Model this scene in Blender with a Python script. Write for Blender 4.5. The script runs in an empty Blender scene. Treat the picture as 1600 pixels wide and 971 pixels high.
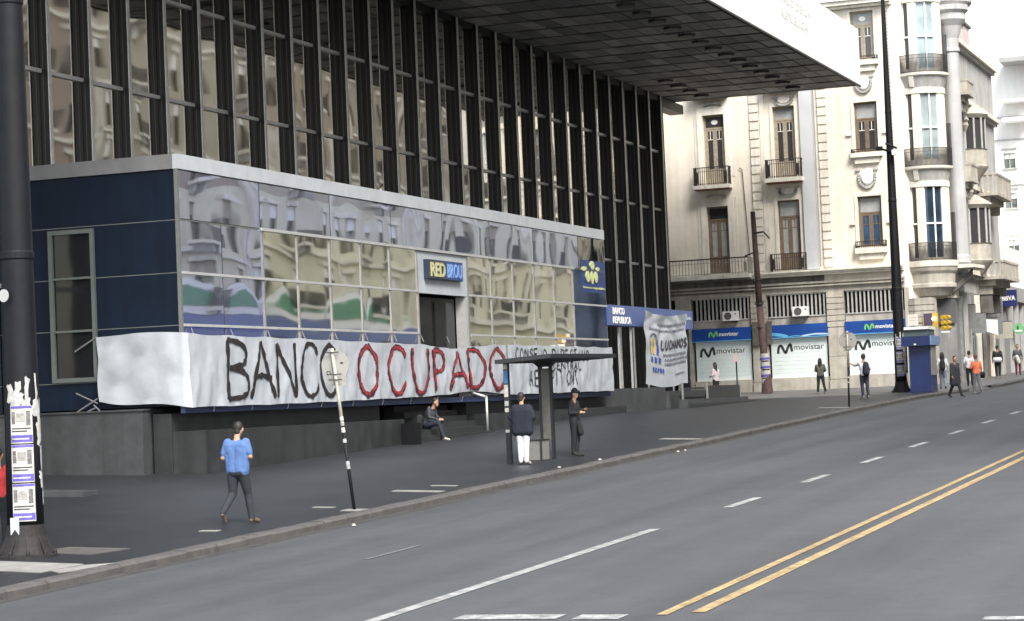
import bpy, bmesh, math, random
import numpy as np
from mathutils import Vector, Matrix
random.seed(7); rng = np.random.RandomState(7)
S = bpy.context.scene
col = S.collection

# ------------------------------------------------------------------ camera, sky, sun, exposure
# world axes: x runs up the avenue, y runs left across it (towards the bank), z is up; the camera is the origin
cam = bpy.data.cameras.new('camera'); co = bpy.data.objects.new('camera', cam); col.objects.link(co)
cam.sensor_width = 36; cam.lens = 3500/1600*36; cam.clip_start = .5; cam.clip_end = 4000
co.matrix_world = Matrix(((.353,-.023,-.935,0),(-.935,-.054,-.351,0),(-.042,.998,-.041,0),(0,0,0,1)))
F = Vector((2120-800, 572-485, 3500)).normalized()
P2 = Vector((0, 87+.042*1320, 3500)); UP = F.cross(P2).normalized()
if UP.y > 0: UP = -UP
LF = F.cross(UP)
if LF.x > 0: LF = -LF
rows = (F, LF, UP)
mx = Matrix([[r.x, -r.y, -r.z, 0] for r in rows] + [[0,0,0,1]])
co.matrix_world = mx
S.camera = co
SUN_EL, SUN_AZ = 48, 222        # degrees; azimuth is where the sun stands, measured from +x towards +y
w = bpy.data.worlds.new('World'); S.world = w; w.use_nodes = True
nt = w.node_tree; nt.nodes.clear()
sk = nt.nodes.new('ShaderNodeTexSky'); sk.sky_type = 'NISHITA'; sk.sun_disc = False
sk.sun_elevation = math.radians(SUN_EL); sk.sun_rotation = math.radians(90-SUN_AZ)
sk.dust_density = 1.5; sk.air_density = 1.0; sk.ozone_density = 1
hs = nt.nodes.new('ShaderNodeHueSaturation'); hs.inputs['Saturation'].default_value = .35
bg = nt.nodes.new('ShaderNodeBackground'); bg.inputs[1].default_value = .15
out = nt.nodes.new('ShaderNodeOutputWorld')
nt.links.new(sk.outputs[0], hs.inputs['Color']); nt.links.new(hs.outputs[0], bg.inputs[0]); nt.links.new(bg.outputs[0], out.inputs[0])
sl = bpy.data.lights.new('sun', 'SUN'); sl.energy = 2.0; sl.angle = math.radians(24); sl.color = (1, .95, .88)
so = bpy.data.objects.new('sun', sl); col.objects.link(so)
el, az = math.radians(SUN_EL), math.radians(SUN_AZ)
so.rotation_euler = Vector((math.cos(el)*math.cos(az), math.cos(el)*math.sin(az), math.sin(el))).to_track_quat('Z', 'Y').to_euler()
S.view_settings.view_transform = 'Standard'; S.view_settings.look = 'None'; S.view_settings.exposure = 1.55; S.view_settings.gamma = 1
S.render.engine = 'CYCLES'
S.cycles.max_bounces = 7; S.cycles.glossy_bounces = 4; S.cycles.diffuse_bounces = 3
S.cycles.sample_clamp_indirect = 6

K = .9          # the bank's measured drawing is laid out at this scale
KC = 1.04       # and the corner building's at this one
# ------------------------------------------------------------------ materials
def lin(c): return tuple((x/255/12.92 if x/255 <= .04045 else ((x/255+.055)/1.055)**2.4) for x in c)
MATS = {}
def M(name, c, rough=.7, metal=0., ns=1.5, na=.18, bump=.0, bs=12., streak=0., spec=.5, emit=None, sdir=(3.5, 3.5, .22), fine=0.):
    """procedural surface: base colour with two noises, optional rain streaks and fine relief"""
    if name in MATS: return MATS[name]
    m = bpy.data.materials.new(name); m.use_nodes = True; t = m.node_tree; N = t.nodes; L = t.links
    b = N['Principled BSDF']; b.inputs['Roughness'].default_value = rough; b.inputs['Metallic'].default_value = metal
    b.inputs['Specular IOR Level'].default_value = spec
    g = N.new('ShaderNodeNewGeometry')
    n1 = N.new('ShaderNodeTexNoise'); n1.inputs['Scale'].default_value = ns; n1.inputs['Detail'].default_value = 6; n1.inputs['Roughness'].default_value = .65
    L.new(g.outputs['Position'], n1.inputs['Vector'])
    r = N.new('ShaderNodeMapRange'); r.inputs[1].default_value = .3; r.inputs[2].default_value = .7
    r.inputs[3].default_value = 1-na; r.inputs[4].default_value = 1+na*.6
    L.new(n1.outputs[0], r.inputs[0])
    fac = r.outputs[0]
    if streak:
        mp = N.new('ShaderNodeMapping'); mp.inputs['Scale'].default_value = sdir
        L.new(g.outputs['Position'], mp.inputs[0])
        n2 = N.new('ShaderNodeTexNoise'); n2.inputs['Scale'].default_value = 1; n2.inputs['Detail'].default_value = 5
        L.new(mp.outputs[0], n2.inputs['Vector'])
        r2 = N.new('ShaderNodeMapRange'); r2.inputs[1].default_value = .42; r2.inputs[2].default_value = .72
        r2.inputs[3].default_value = 1; r2.inputs[4].default_value = 1-streak
        L.new(n2.outputs[0], r2.inputs[0])
        mm = N.new('ShaderNodeMath'); mm.operation = 'MULTIPLY'; L.new(fac, mm.inputs[0]); L.new(r2.outputs[0], mm.inputs[1]); fac = mm.outputs[0]
    if fine:
        for sc, am_ in ((38., fine), (3.1, fine*.55)):
            nf = N.new('ShaderNodeTexNoise'); nf.inputs['Scale'].default_value = sc; nf.inputs['Detail'].default_value = 3; L.new(g.outputs['Position'], nf.inputs['Vector'])
            rf = N.new('ShaderNodeMapRange'); rf.inputs[1].default_value = .3; rf.inputs[2].default_value = .7; rf.inputs[3].default_value = 1-am_; rf.inputs[4].default_value = 1+am_; L.new(nf.outputs[0], rf.inputs[0])
            m3 = N.new('ShaderNodeMath'); m3.operation = 'MULTIPLY'; L.new(fac, m3.inputs[0]); L.new(rf.outputs[0], m3.inputs[1]); fac = m3.outputs[0]
    vm = N.new('ShaderNodeVectorMath'); vm.operation = 'SCALE'; vm.inputs[0].default_value = c[:3]
    L.new(fac, vm.inputs['Scale']); L.new(vm.outputs[0], b.inputs['Base Color'])
    if bump:
        n3 = N.new('ShaderNodeTexNoise'); n3.inputs['Scale'].default_value = bs; n3.inputs['Detail'].default_value = 4
        L.new(g.outputs['Position'], n3.inputs['Vector'])
        bp = N.new('ShaderNodeBump'); bp.inputs['Strength'].default_value = 1; bp.inputs['Distance'].default_value = bump
        L.new(n3.outputs[0], bp.inputs['Height']); L.new(bp.outputs[0], b.inputs['Normal'])
    if emit:
        b.inputs['Emission Color'].default_value = (*emit[:3], 1); b.inputs['Emission Strength'].default_value = emit[3]
    MATS[name] = m; return m
def GL(name, c, wob=.02, ws=.7, rough=.03, metal=1., base_spec=.5):
    """coated reflective glass, every pane slightly bowed in its own way"""
    if name in MATS: return MATS[name]
    m = bpy.data.materials.new(name); m.use_nodes = True; t = m.node_tree; N = t.nodes; L = t.links
    b = N['Principled BSDF']; b.inputs['Roughness'].default_value = rough; b.inputs['Metallic'].default_value = metal
    b.inputs['Base Color'].default_value = (*c, 1); b.inputs['Specular IOR Level'].default_value = base_spec
    g = N.new('ShaderNodeNewGeometry'); oi = N.new('ShaderNodeObjectInfo')
    mu = N.new('ShaderNodeMath'); mu.operation = 'MULTIPLY'; mu.inputs[1].default_value = 23; L.new(oi.outputs['Random'], mu.inputs[0])
    n = N.new('ShaderNodeTexNoise'); n.noise_dimensions = '4D'; n.inputs['Scale'].default_value = ws; n.inputs['Detail'].default_value = .6
    L.new(g.outputs['Position'], n.inputs['Vector']); L.new(mu.outputs[0], n.inputs['W'])
    bp = N.new('ShaderNodeBump'); bp.inputs['Strength'].default_value = 1; bp.inputs['Distance'].default_value = wob
    L.new(n.outputs[0], bp.inputs['Height']); L.new(bp.outputs[0], b.inputs['Normal'])
    MATS[name] = m; return m

asphalt = M('asphalt', (.060,.0625,.067), .80, ns=.22, na=.2, bump=.004, bs=70, streak=.34, fine=.13, sdir=(.035, .75, 1))
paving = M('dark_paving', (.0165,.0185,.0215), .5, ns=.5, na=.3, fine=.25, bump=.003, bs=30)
kerbm = M('kerb_granite', (.075,.071,.067), .8, ns=3, na=.35, bump=.01, bs=15)
patchm = M('pale_concrete', (.22,.215,.20), .85, ns=3, na=.3, bump=.004)
white_paint = M('road_paint_white', (.33,.33,.325), .8, ns=6, na=.6, fine=.3, streak=.35, sdir=(.8, 6, 1))
yellow_paint = M('road_paint_yellow', (.36,.262,.125), .8, ns=6, na=.45, fine=.3, streak=.35, sdir=(.5, 9, 1))
granite = M('dark_granite', (.028,.030,.031), .45, ns=2, na=.35, streak=.35, bump=.002)
granite_lt = M('grey_granite', (.048,.051,.053), .6, ns=2, na=.3, streak=.3, bump=.002)
alu = M('aluminium', (.50,.50,.49), .42, .35, ns=4, na=.15)
alu_band = M('aluminium_band', (.47,.49,.51), .5, .1, ns=1, na=.1, streak=.08)
alu_dk = M('dull_aluminium', (.16,.17,.16), .5, .3, ns=4)
finm = M('black_anodised', (.0045,.0048,.006), .5, .0, spec=.3, ns=2, na=.3, streak=.3)
black = M('black_void', (.006,.006,.007), .9)
tower_glass = GL('bronze_mirror_glass', (.66,.64,.585), .032, .36)
vision = GL('gold_mirror_glass', (.96,.93,.82), .032, .38)
spandrel = GL('blue_spandrel_glass', (.70,.74,.92), .026, .38, .02, .95)
blueglass = GL('deep_blue_glass', (.10,.17,.38), .02, .5, .08)
navy = M('navy_panel', (.0036,.0095,.0225), .5, spec=.2, ns=.8, na=.3, streak=.3)
darkglass = GL('dark_window_glass', (.012,.013,.014), .01, 1, .08, 0., .22)
soffit_m = [M('soffit_tile_a', (.20,.197,.187), .75, ns=1.2, na=.3), M('soffit_tile_b', (.135,.135,.133), .75, ns=1.2, na=.3), M('soffit_tile_c', (.28,.272,.25), .75, ns=1.2, na=.25)]
fascia_w = M('white_fascia', (.78,.77,.74), .55, ns=.6, na=.06)
cloth_w = M('white_banner_plastic', (.37,.395,.425), .42, ns=1.2, na=.12, bump=.020, bs=2.8, streak=.10, sdir=(2.2, 2.2, .5))
paint_bk = M('black_banner_paint', (.018,.014,.014), .6, ns=20, na=.6)
paint_rd = M('red_banner_paint', (.27,.025,.035), .6, ns=12, na=.7)
paint_dr = M('dark_red_banner_paint', (.06,.012,.02), .6, ns=12, na=.7)
stucco = M('cream_stucco', (.77,.71,.60), .88, ns=.9, na=.12, bump=.006, bs=25, streak=.12)
stucco_w = M('pale_trim_stucco', (.77,.725,.63), .85, ns=1.4, na=.16, bump=.004, bs=25, streak=.22)
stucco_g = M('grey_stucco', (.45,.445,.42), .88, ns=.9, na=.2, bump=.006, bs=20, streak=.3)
dark_stucco = M('dark_grey_stucco', (.15,.14,.125), .9, ns=.8, na=.5, streak=.4)
stone = M('sandstone', (.45,.42,.36), .88, ns=1.3, na=.28, bump=.008, bs=18, streak=.25)
wood = M('brown_joinery', (.17,.125,.085), .6, ns=5, na=.3)
wood_lt = M('faded_joinery', (.33,.28,.21), .65, ns=5, na=.3)
curtain = M('pale_curtain', (.34,.35,.34), .9, ns=3, na=.2)
shade_gl = GL('street_window_glass', (.045,.045,.045), .02, 1, .06, 0., .5)
iron = M('black_iron', (.035,.03,.028), .5, .2, ns=6, na=.5)
rust = M('rust_stain', (.26,.12,.05), .9, ns=4, na=.6)
shutter_m = M('pale_roller_shutter', (.68,.76,.74), .6, ns=1, na=.08)
blue_sign = M('bright_blue_sign', (.010,.060,.28), .4, ns=.8, na=.25)
sky_blue = M('light_blue_print', (.12,.42,.72), .4)
white_p = M('white_paint', (.78,.78,.76), .5, na=.08)
dark_p = M('charcoal_print', (.03,.035,.04), .5)
green_p = M('green_print', (.16,.50,.13), .5)
cream_w = M('offwhite_plaster', (.80,.79,.76), .85, ns=.5, na=.06, streak=.08)
pole_m = M('dark_pole_paint', (.0055,.006,.0078), .6, spec=.25, ns=3, na=.4, bump=.003, bs=9)
pole_br = M('rusty_brown_pole', (.075,.045,.038), .8, ns=4, na=.5, bump=.004)
paper = M('poster_paper', (.42,.41,.38), .85, ns=6, na=.3)
paper_v = M('violet_poster_ink', (.10,.08,.33), .8, ns=6, na=.3)
paper_k = M('black_poster_ink', (.03,.03,.035), .8)
grey_shop = M('grey_shopfront', (.22,.22,.215), .7, ns=1, na=.3, streak=.3)
kiosk_b = M('kiosk_blue', (.008,.022,.10), .45, ns=1.2, na=.3, streak=.2)
steel = M('worn_steel', (.30,.31,.30), .45, .5, ns=5, na=.25)
beam_b = M('slate_blue_beam', (.085,.12,.26), .5, ns=1, na=.15)
yel = M('signal_yellow', (.55,.36,.05), .5, na=.3)
# ------------------------------------------------------------------ geometry helpers
ident = lambda a, b, c: (a, b, c)
class MB:
    def __init__(s, k=1., f=None): s.v = []; s.f = []; s.k = k; s.m = f or ident
    def pt(s, p):
        q = s.m(*p); s.v.append((q[0]*s.k, q[1]*s.k, q[2]*s.k)); return len(s.v)-1
    def poly(s, pts): s.f.append([s.pt(p) for p in pts])
    def box(s, a0, a1, b0, b1, c0, c1):
        i = [s.pt((a, b, c)) for a in (a0, a1) for b in (b0, b1) for c in (c0, c1)]
        for q in ((0,1,3,2),(4,6,7,5),(0,4,5,1),(2,3,7,6),(0,2,6,4),(1,5,7,3)): s.f.append([i[j] for j in q])
        return s
    def loft(s, rings, cap=True, closed=True):
        idx = [[s.pt(p) for p in r] for r in rings]; n = len(idx[0])
        for a, b in zip(idx, idx[1:]):
            for j in range(n if closed else n-1): s.f.append([a[j], a[(j+1) % n], b[(j+1) % n], b[j]])
        if cap and closed: s.f.append(idx[0][::-1]); s.f.append(idx[-1])
        return s
    def tube(s, p0, p1, r0, r1=None, n=10):
        r1 = r0 if r1 is None else r1; p0, p1 = Vector(p0), Vector(p1); d = (p1-p0).normalized()
        a = d.orthogonal().normalized(); b = d.cross(a)
        s.loft([[tuple(p+r*(a*math.cos(t)+b*math.sin(t))) for t in [2*math.pi*k/n for k in range(n)]] for p, r in ((p0, r0), (p1, r1))]); return s
    def lathe(s, cx, cy, prof, n=20, a0=0, a1=2*math.pi):
        full = abs(a1-a0-2*math.pi) < 1e-6; m = n if full else n+1
        ang = [a0+(a1-a0)*k/n for k in range(m)]
        s.loft([[(cx-r*math.cos(t), cy-r*math.sin(t), z) for t in ang] for r, z in prof], cap=full, closed=full); return s
    def ribbon(s, pts, wd, d, jit=0.):
        """flat painted stroke along pts (a,b) at depth d"""
        P = catmull(pts); n = len(P); L = []; R = []
        for i, p in enumerate(P):
            q0, q1 = P[max(0, i-1)], P[min(n-1, i+1)]; t = (q1-q0); t = t/(np.linalg.norm(t)+1e-9); nn = np.array((-t[1], t[0]))
            ww = wd*.5*(1+jit*(rng.rand()-.5)*2); L.append(p+nn*ww); R.append(p-nn*ww*(1+jit*(rng.rand()-.5)))
        a = [s.pt((q[0], q[1], d)) for q in L]; b = [s.pt((q[0], q[1], d)) for q in R]
        for i in range(n-1): s.f.append([a[i], a[i+1], b[i+1], b[i]])
        return s
def catmull(pts, step=6):
    P = [np.array(p, float) for p in pts]
    if len(P) == 2: return [P[0]+(P[1]-P[0])*t for t in np.linspace(0, 1, 8)]
    P = [2*P[0]-P[1]]+P+[2*P[-1]-P[-2]]; o = []
    for i in range(1, len(P)-2):
        for t in np.linspace(0, 1, step, endpoint=False):
            o.append(.5*((2*P[i])+(-P[i-1]+P[i+1])*t+(2*P[i-1]-5*P[i]+4*P[i+1]-P[i+2])*t*t+(-P[i-1]+3*P[i]-3*P[i+1]+P[i+2])*t**3))
    o.append(P[-2]); return o
WL = {}
def root(name, label, cat, loc, group=None):
    o = bpy.data.objects.new(name, None); col.objects.link(o); o.location = loc; o.empty_display_size = .3
    o['label'] = label; o['category'] = cat
    if group: o['group'] = group
    WL[o.name] = Vector(loc); return o
def wl(p): return WL.get(p.name, Vector((0,0,0))) if p else Vector((0,0,0))
def mk(mb, name, mat, parent=None, kind=None, smooth=False):
    me = bpy.data.meshes.new(name); off = wl(parent)
    me.from_pydata([(x-off.x, y-off.y, z-off.z) for x, y, z in mb.v], [], mb.f)
    for m in (mat if isinstance(mat, (list, tuple)) else [mat]): me.materials.append(m)
    if smooth: me.shade_smooth()
    o = bpy.data.objects.new(name, me); col.objects.link(o)
    if parent: o.parent = parent; WL[o.name] = off
    if kind: o['kind'] = kind
    return o
def tag(o, label, cat, group=None):
    o['label'] = label; o['category'] = cat
    if group: o['group'] = group
    return o
def cp(o, loc, parent=None, rot=None):
    c = o.copy(); c.location = loc
    if parent: c.parent = parent
    if rot: c.rotation_euler = rot
    col.objects.link(c); WL[c.name] = wl(parent or o.parent)
    return c
def B(name, mat, parent, box, k=1., f=None, kind=None):
    m = MB(k, f); m.box(*box); return mk(m, name, mat, parent, kind)
_dg = None
def text(s, a0, a1, c0, c1, d, mat, parent, k=1., f=None, name='lettering', ex=.02, bold=0., flip=1, tag_=None):
    """lettering fitted in the rectangle a0..a1 x c0..c1 (left to right), standing proud of depth d"""
    cu = bpy.data.curves.new('t', 'FONT'); cu.body = s; cu.extrude = .02; cu.offset = bold; cu.resolution_u = 3
    o = bpy.data.objects.new('t', cu); col.objects.link(o)
    dg = bpy.context.evaluated_depsgraph_get(); me = bpy.data.meshes.new_from_object(o.evaluated_get(dg))
    bpy.data.objects.remove(o); V = np.array([v.co[:] for v in me.vertices])
    lo, hi = V.min(0), V.max(0); mb = MB(k, f)
    for v in V:
        q = (v-lo)/(hi-lo+1e-9); mb.pt((a0+(a1-a0)*q[0], c0+(c1-c0)*q[1], d-ex*q[2]*flip))
    mb.f = [list(p.vertices) for p in me.polygons]
    return mk(mb, name, mat, parent)

# ------------------------------------------------------------------ the ground
def zr(u): return -3.08+.027*u if u < 80 else -.92+.0232*(u-80)
def zs(u, v):
    c = .028*min(1, max(0, (100-u)/25)); return zr(u)+.13+c*max(0, v-17.35)
def kv(u): return 17.22 if u < 94 else (17.22-(u-94)*.1 if u < 107 else 15.92)
us = [-30+3*i for i in range(150)]
def sheet(name, mat, vf, zf, uu=us, kind='structure', parent=None):
    mb = MB(); rws = []
    for u in uu: rws.append([mb.pt((u, v, zf(u, v))) for v in vf(u)])
    for a, b in zip(rws, rws[1:]):
        for j in range(len(a)-1): mb.f.append([a[j], b[j], b[j+1], a[j+1]])
    return mk(mb, name, mat, parent, kind)
sheet('ground', M('far_ground', (.09,.09,.085), .9), lambda u: (-900, -60, 60, 900), lambda u, v: zr(u)-.12, uu=[-400, -30, 80, 200, 420, 1500])
sheet('road', asphalt, lambda u: (-3.2, 0, 5, 10, kv(u)+.05), lambda u, v: zr(u))
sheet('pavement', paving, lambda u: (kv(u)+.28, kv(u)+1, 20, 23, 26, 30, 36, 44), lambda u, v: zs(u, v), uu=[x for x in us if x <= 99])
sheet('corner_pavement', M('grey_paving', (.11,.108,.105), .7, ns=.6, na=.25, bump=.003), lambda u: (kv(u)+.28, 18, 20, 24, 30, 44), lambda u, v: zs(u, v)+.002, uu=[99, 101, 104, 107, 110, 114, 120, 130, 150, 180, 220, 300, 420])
sheet('opposite_pavement', patchm, lambda u: (-9, -5, -3.4), lambda u, v: zr(u)+.13)
# kerb: granite stones laid end to end
kr = bpy.data.objects.new('kerb', None); col.objects.link(kr); kr['kind'] = 'structure'
ks = MB(); ks.loft([[(x, y, z) for y, z in ((-.14,-.2),(-.15,.10),(-.11,.135),(.14,.14),(.14,-.2))] for x in (0, .3, .6, .985)])
k0 = None; u = 10.
while u < 134:
    if not (101 < u < 106.5):
        v = kv(u)+.14; an = (0, -math.atan(.027 if u < 80 else .0232), math.atan2(kv(u+1)-kv(u), 1))
        l = (u, v+random.uniform(-.012, .012), zr(u)+random.uniform(-.008, .010))
        if k0 is None: k0 = mk(ks, 'kerb_stone', kerbm, kr); k0.location = l; k0.rotation_euler = an
        else: cp(k0, l, kr, an)
    u += 1.
B('gutter_strip', M('gutter_dirt', (.05,.047,.042), .95, ns=3, na=.5), None, (0,0,0,0,0,0)) if False else None
sheet('gutter', M('gutter_dirt', (.045,.043,.040), .95, ns=2.5, na=.5), lambda u: (kv(u)-.22, kv(u)-.0), lambda u, v: zr(u)+.004, uu=[x for x in us if x <= 150])
def mark(name, u0, u1, v0, v1, mat=white_paint, z=.008, dv=0):
    n = max(2, int(abs(u1-u0)/3)+1); uu = np.linspace(u0, u1, n)
    mb = MB(); r = []
    for x in uu:
        dd = dv*(x-u0)/(u1-u0+1e-9)
        r.append([mb.pt((x, v+dd, zr(x)+z)) for v in (v0, v1)])
    for a, b in zip(r, r[1:]): mb.f.append([a[0], b[0], b[1], a[1]])
    return mk(mb, name, mat, None, 'structure')
mark('lane_line', 23.3, 34.6, 10.60, 10.79, M('worn_paint_white', (.27,.27,.265), .8, ns=5, na=.5))
u = 38.6
while u < 130: mark('lane_dash', u, u+2.15, 10.47, 10.66); u += 5.85
mark('stop_line', 23.55, 23.95, 7.75, 8.3); mark('stop_line', 23.6, 24.0, 8.5, 9.75); mark('stop_line', 23.35, 23.6, 2.2, 3.75)
mark('yellow_line', 23.9, 200, 7.29, 7.42, yellow_paint); mark('yellow_line', 24.1, 200, 6.91, 7.07, yellow_paint)
mark('lane_dash', 30.5, 32.6, 13.9, 13.98, M('ghost_paint', (.13,.13,.13), .8, ns=5, na=.5))
def slab(name, c, z=.012, mat=patchm):
    mb = MB(); mb.loft([[(x, y, zs(x, y)-.05) for x, y in c], [(x, y, zs(x, y)+z) for x, y in c]]); return mk(mb, name, mat, None, 'structure')
slab('concrete_patch', [(61.2,17.5),(61.6,17.5),(61.9,18.7),(61.45,18.75)]); slab('concrete_patch', [(42.5,17.7),(42.8,17.7),(42.95,18.85),(42.65,18.85)])
slab('concrete_patch', [(38.75,18.35),(38.9,18.35),(38.9,18.8),(38.75,18.8)]); slab('concrete_patch', [(34.1,18.35),(34.25,18.35),(34.2,18.68),(34.05,18.68)])
slab('concrete_patch', [(30.3,18.5),(31.2,18.35),(31.3,19.5),(30.4,19.7)], mat=kerbm); slab('concrete_patch', [(27.9,17.6),(28.3,17.5),(29.2,17.45),(28.9,17.75),(28.1,17.85)])
slab('concrete_patch', [(27.9,17.9),(29.0,17.85),(29.3,20.2),(28.3,20.3)]); slab('concrete_patch', [(81.6,17.6),(82.0,17.6),(82.3,18.8),(81.9,18.8)])
slab('concrete_patch', [(38.1,17.5),(38.5,17.5),(38.5,17.9),(38.1,17.9)])
slab('low_step', [(41.0,25.2),(41.6,25.2),(41.6,27),(41.0,27)], .10, granite_lt); slab('concrete_patch', [(44.1,18.0),(44.25,18.0),(44.3,18.6),(44.15,18.6)])

mb = MB(); mb.loft([[(x, kv(x)-.02, zr(x)+.01), (x, kv(x)+.3, zr(x)+.125), (x, kv(x)+.3, zr(x)-.1), (x, kv(x)-.02, zr(x)-.1)] for x in (101.02, 103.5, 105.98)]); mk(mb, 'kerb_ramp', kerbm, None, 'structure')
# ------------------------------------------------------------------ the bank: tall glazed hall
FV = 35.
bank = root('bank_building', 'tall black finned bank hall with bronze mirror glass under a broad flat overhanging roof', 'bank building', (80*K, 36*K, 0))
B('light_block', black, bank, (36, 116.9, FV+.06, FV+26, -2.5, 19), K)  # unseen black volume added behind the panes to block light
PIT = 2.2715; U0 = 55.32; rowsz = [(-.6, 3.72), (3.84, 6.86), (6.98, 10.0), (10.12, 13.18), (13.30, 16.25)]
fin0 = None; cap0 = None; pan = {}
trans = {}
for i in range(-8, 28):
    fu = U0+PIT*i
    if fin0 is None:
        fin0 = B('fin', finm, bank, (fu, fu+.10, FV-.325, FV, -.8, 16.28), K); cap0 = B('fin_cap', alu, bank, (fu-.035, fu+.115, FV-.358, FV-.327, -.8, 16.28), K); f0u = fu
        cap0.parent = fin0
        g0 = B('fin_groove', M('fin_groove_grey', (.02,.02,.023), .4), fin0, (fu-.006, fu-.002, FV-.16, FV-.14, -.8, 16.27), K)
    else:
        c = cp(fin0, ((fu-f0u)*K, 0, 0), bank)
        a = cp(cap0, (0,0,0), c); b = cp(g0, (0,0,0), c)
    if i == 27: break
    for r, (z0, z1) in enumerate(rowsz):
        if r < 2 and 56 < fu < 86: continue
        if r not in pan:
            pan[r] = (B('pane', tower_glass, bank, (fu+.12, fu+PIT-.02, FV-.03, FV, z0, z1), K), fu)
            trans[r] = B('transom', alu, bank, (fu+.12, fu+PIT-.02, FV-.12, FV-.03, z1+.002, z1+.118), K)
        else:
            l = ((fu-pan[r][1])*K, 0, 0); cp(pan[r][0], l, bank); cp(trans[r], l, bank)
B('corner_post', finm, bank, (116.78, 117.0, FV-.35, FV+.6, -1, 16.28), K)
B('head_beam', finm, bank, (36, 119.9, FV-.25, FV+.25, 16.0, 16.29), K)
can = B('canopy', M('canopy_slab', (.03,.03,.03), .8), bank, (30, 119.8, 24.42, 46, 16.36, 19.2), K)
n = 0
bt = MB(K)
tile_proto = []
TV = (FV-.2-24.6)/13
for j in range(3):
    tile_proto.append(B('soffit_tile', soffit_m[j], can, (0, PIT-.36, 0, TV-.045, 16.32, 16.345), K))
used = [False]*3
for i in range(40):
    ue = 119.75-PIT*(i+1)+.15
    for j in range(13):
        v = 24.6+TV*j
        if i < 20:
            t = random.choice((0,0,1,1,2)) if j > 0 else random.choice((0,2,2))
            loc = (ue*K, v*K, random.uniform(-.012, .012))
            if not used[t]: tile_proto[t].location = loc; used[t] = True
            else: cp(tile_proto[t], loc, can)
        else: bt.box(ue, ue+PIT-.36, v, v+TV-.045, 16.32, 16.345)
mk(bt, 'soffit_tiles_far', soffit_m[0], can, 'stuff')
lm = MB(K); lm.lathe(0, 0, [(.40, 16.20), (.42, 16.30), (.42, 16.34)], 8); l0 = mk(lm, 'recessed_light', M('dark_light_trim', (.025,.025,.03), .5), can)
k = 0
for i in range(18):
    for v in ((27.65, 32.75) if i < 4 else (27.65,)):
        loc = ((118.1-PIT*i)*K, v*K, 0)
        if k == 0: l0.location = loc
        else: cp(l0, loc, can)
        k += 1
fp = B('fascia_panel', fascia_w, can, (115.32, 119.88, 24.3, 24.41, 16.3, 19.36), K)
for i in range(1, 19): cp(fp, (-4.57*i*K, 0, 0), can)
B('end_fascia', M('end_fascia_grey', (.35,.35,.34), .6), can, (119.81, 119.9, 24.42, 46, 16.3, 19.3), K)
B('drip_edge', M('drip_edge_dark', (.04,.04,.038), .6), can, (30, 119.93, 24.27, 24.36, 16.22, 16.297), K)
B('end_beam', finm, can, (116.6, 121.2, FV-.3, FV+.5, 15.75, 16.25), K)
fmap = lambda a, c, d: (a, 24.3+d, c)
text('BANCO DE LA', 101.0, 108.2, 18.22, 18.6, -.004, M('faint_fascia_print', (.55,.55,.54), .6), can, K, fmap, 'fascia_lettering', .01)
text('REPUBLICA', 102.2, 107.6, 17.45, 17.83, -.004, M('faint_fascia_print', (0,0,0)), can, K, fmap, 'fascia_lettering', .01)

# ------------------------------------------------------------------ the entrance pavilion
BV = 29.3
pav = root('entrance_pavilion', 'low bank entrance pavilion clad in blue and gold mirror glass behind the protest banners', 'pavilion', (71*K, 31*K, 0))
fm = lambda a, c, d: (a, BV+d, c)      # front face, d inwards
sm = lambda a, c, d: (52.92+d, a, c)   # side face
B('body', black, pav, (53.1, 69.0, BV+.12, FV-.05, .25, 6.9), K); B('body', black, pav, (73.8, 89.2, BV+.12, FV-.05, .25, 6.9), K)
B('body', black, pav, (69.0, 73.8, BV+1.4, FV-.05, .25, 6.9), K); B('lintel_body', black, pav, (69.02, 73.78, BV+.12, BV+1.39, 3.8, 6.88), K)
B('roof', M('roof_felt', (.12,.12,.12), .9), pav, (52.95, 89.28, BV+.05, FV-.02, 6.905, 6.99), K)
B('fascia_band', alu_band, pav, (52.88, 89.3, BV-.04, BV+.1, 6.62, 7.02), K)
B('fascia_band', M('side_band_shade', (.17,.17,.17), .6, streak=.1), pav, (52.86, 53.0, BV+.101, FV-.03, 6.62, 7.02), K)  # side of the same band; canopy shade put into the darker colour
B('corner_trim', alu_dk, pav, (52.87, 52.96, BV-.03, BV+.07, .25, 6.62), K)
B('base_rail', M('base_rail_blue', (.03,.05,.12), .4), pav, (52.9, 89.3, BV-.02, BV+.12, .06, .245), K)
pn = 0
def pane(a0, a1, z0, z1, mat, name='pane', d=0, f=fm):
    return B(name, mat, pav, (a0+.02, a1-.02, z0+.02, z1-.02, d, d+.05), K, f)
seams = [52.95, 57.71, 62.44, 67.1, 71.5, 76.0, 80.6, 85.9, 89.3]
for a, b in zip(seams, seams[1:]): pane(a, b, 5.27, 6.61, spandrel if b < 89 else GL('pale_end_glass', (.5,.47,.42), .05, .5), 'spandrel_panel')
ZR = [.25, 1.0, 2.42, 3.83, 5.25]
for a, b in ((52.95, 55.32), (55.32, 57.76)):
    for z0, z1 in zip(ZR, ZR[1:]): pane(a, b, z0, z1, spandrel, 'spandrel_panel')
ML = [57.79+2.262*i for i in range(6)]; MR = [73.66+2.29*i for i in range(6)]
for G in (ML, MR):
    for a, b in zip(G, G[1:]):
        for z0, z1 in zip(ZR, ZR[1:]): pane(a, b, z0, z1, vision)
for z0, z1 in zip(ZR, ZR[1:]): pane(85.2, 89.3, z0, z1, blueglass, 'blue_panel')
for a in ML+MR: B('mullion', M('grey_mullion', (.24,.24,.24), .5, .3), pav, (a-.04, a+.04, .25, 5.25, -.03, .02), K, fm)
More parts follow.
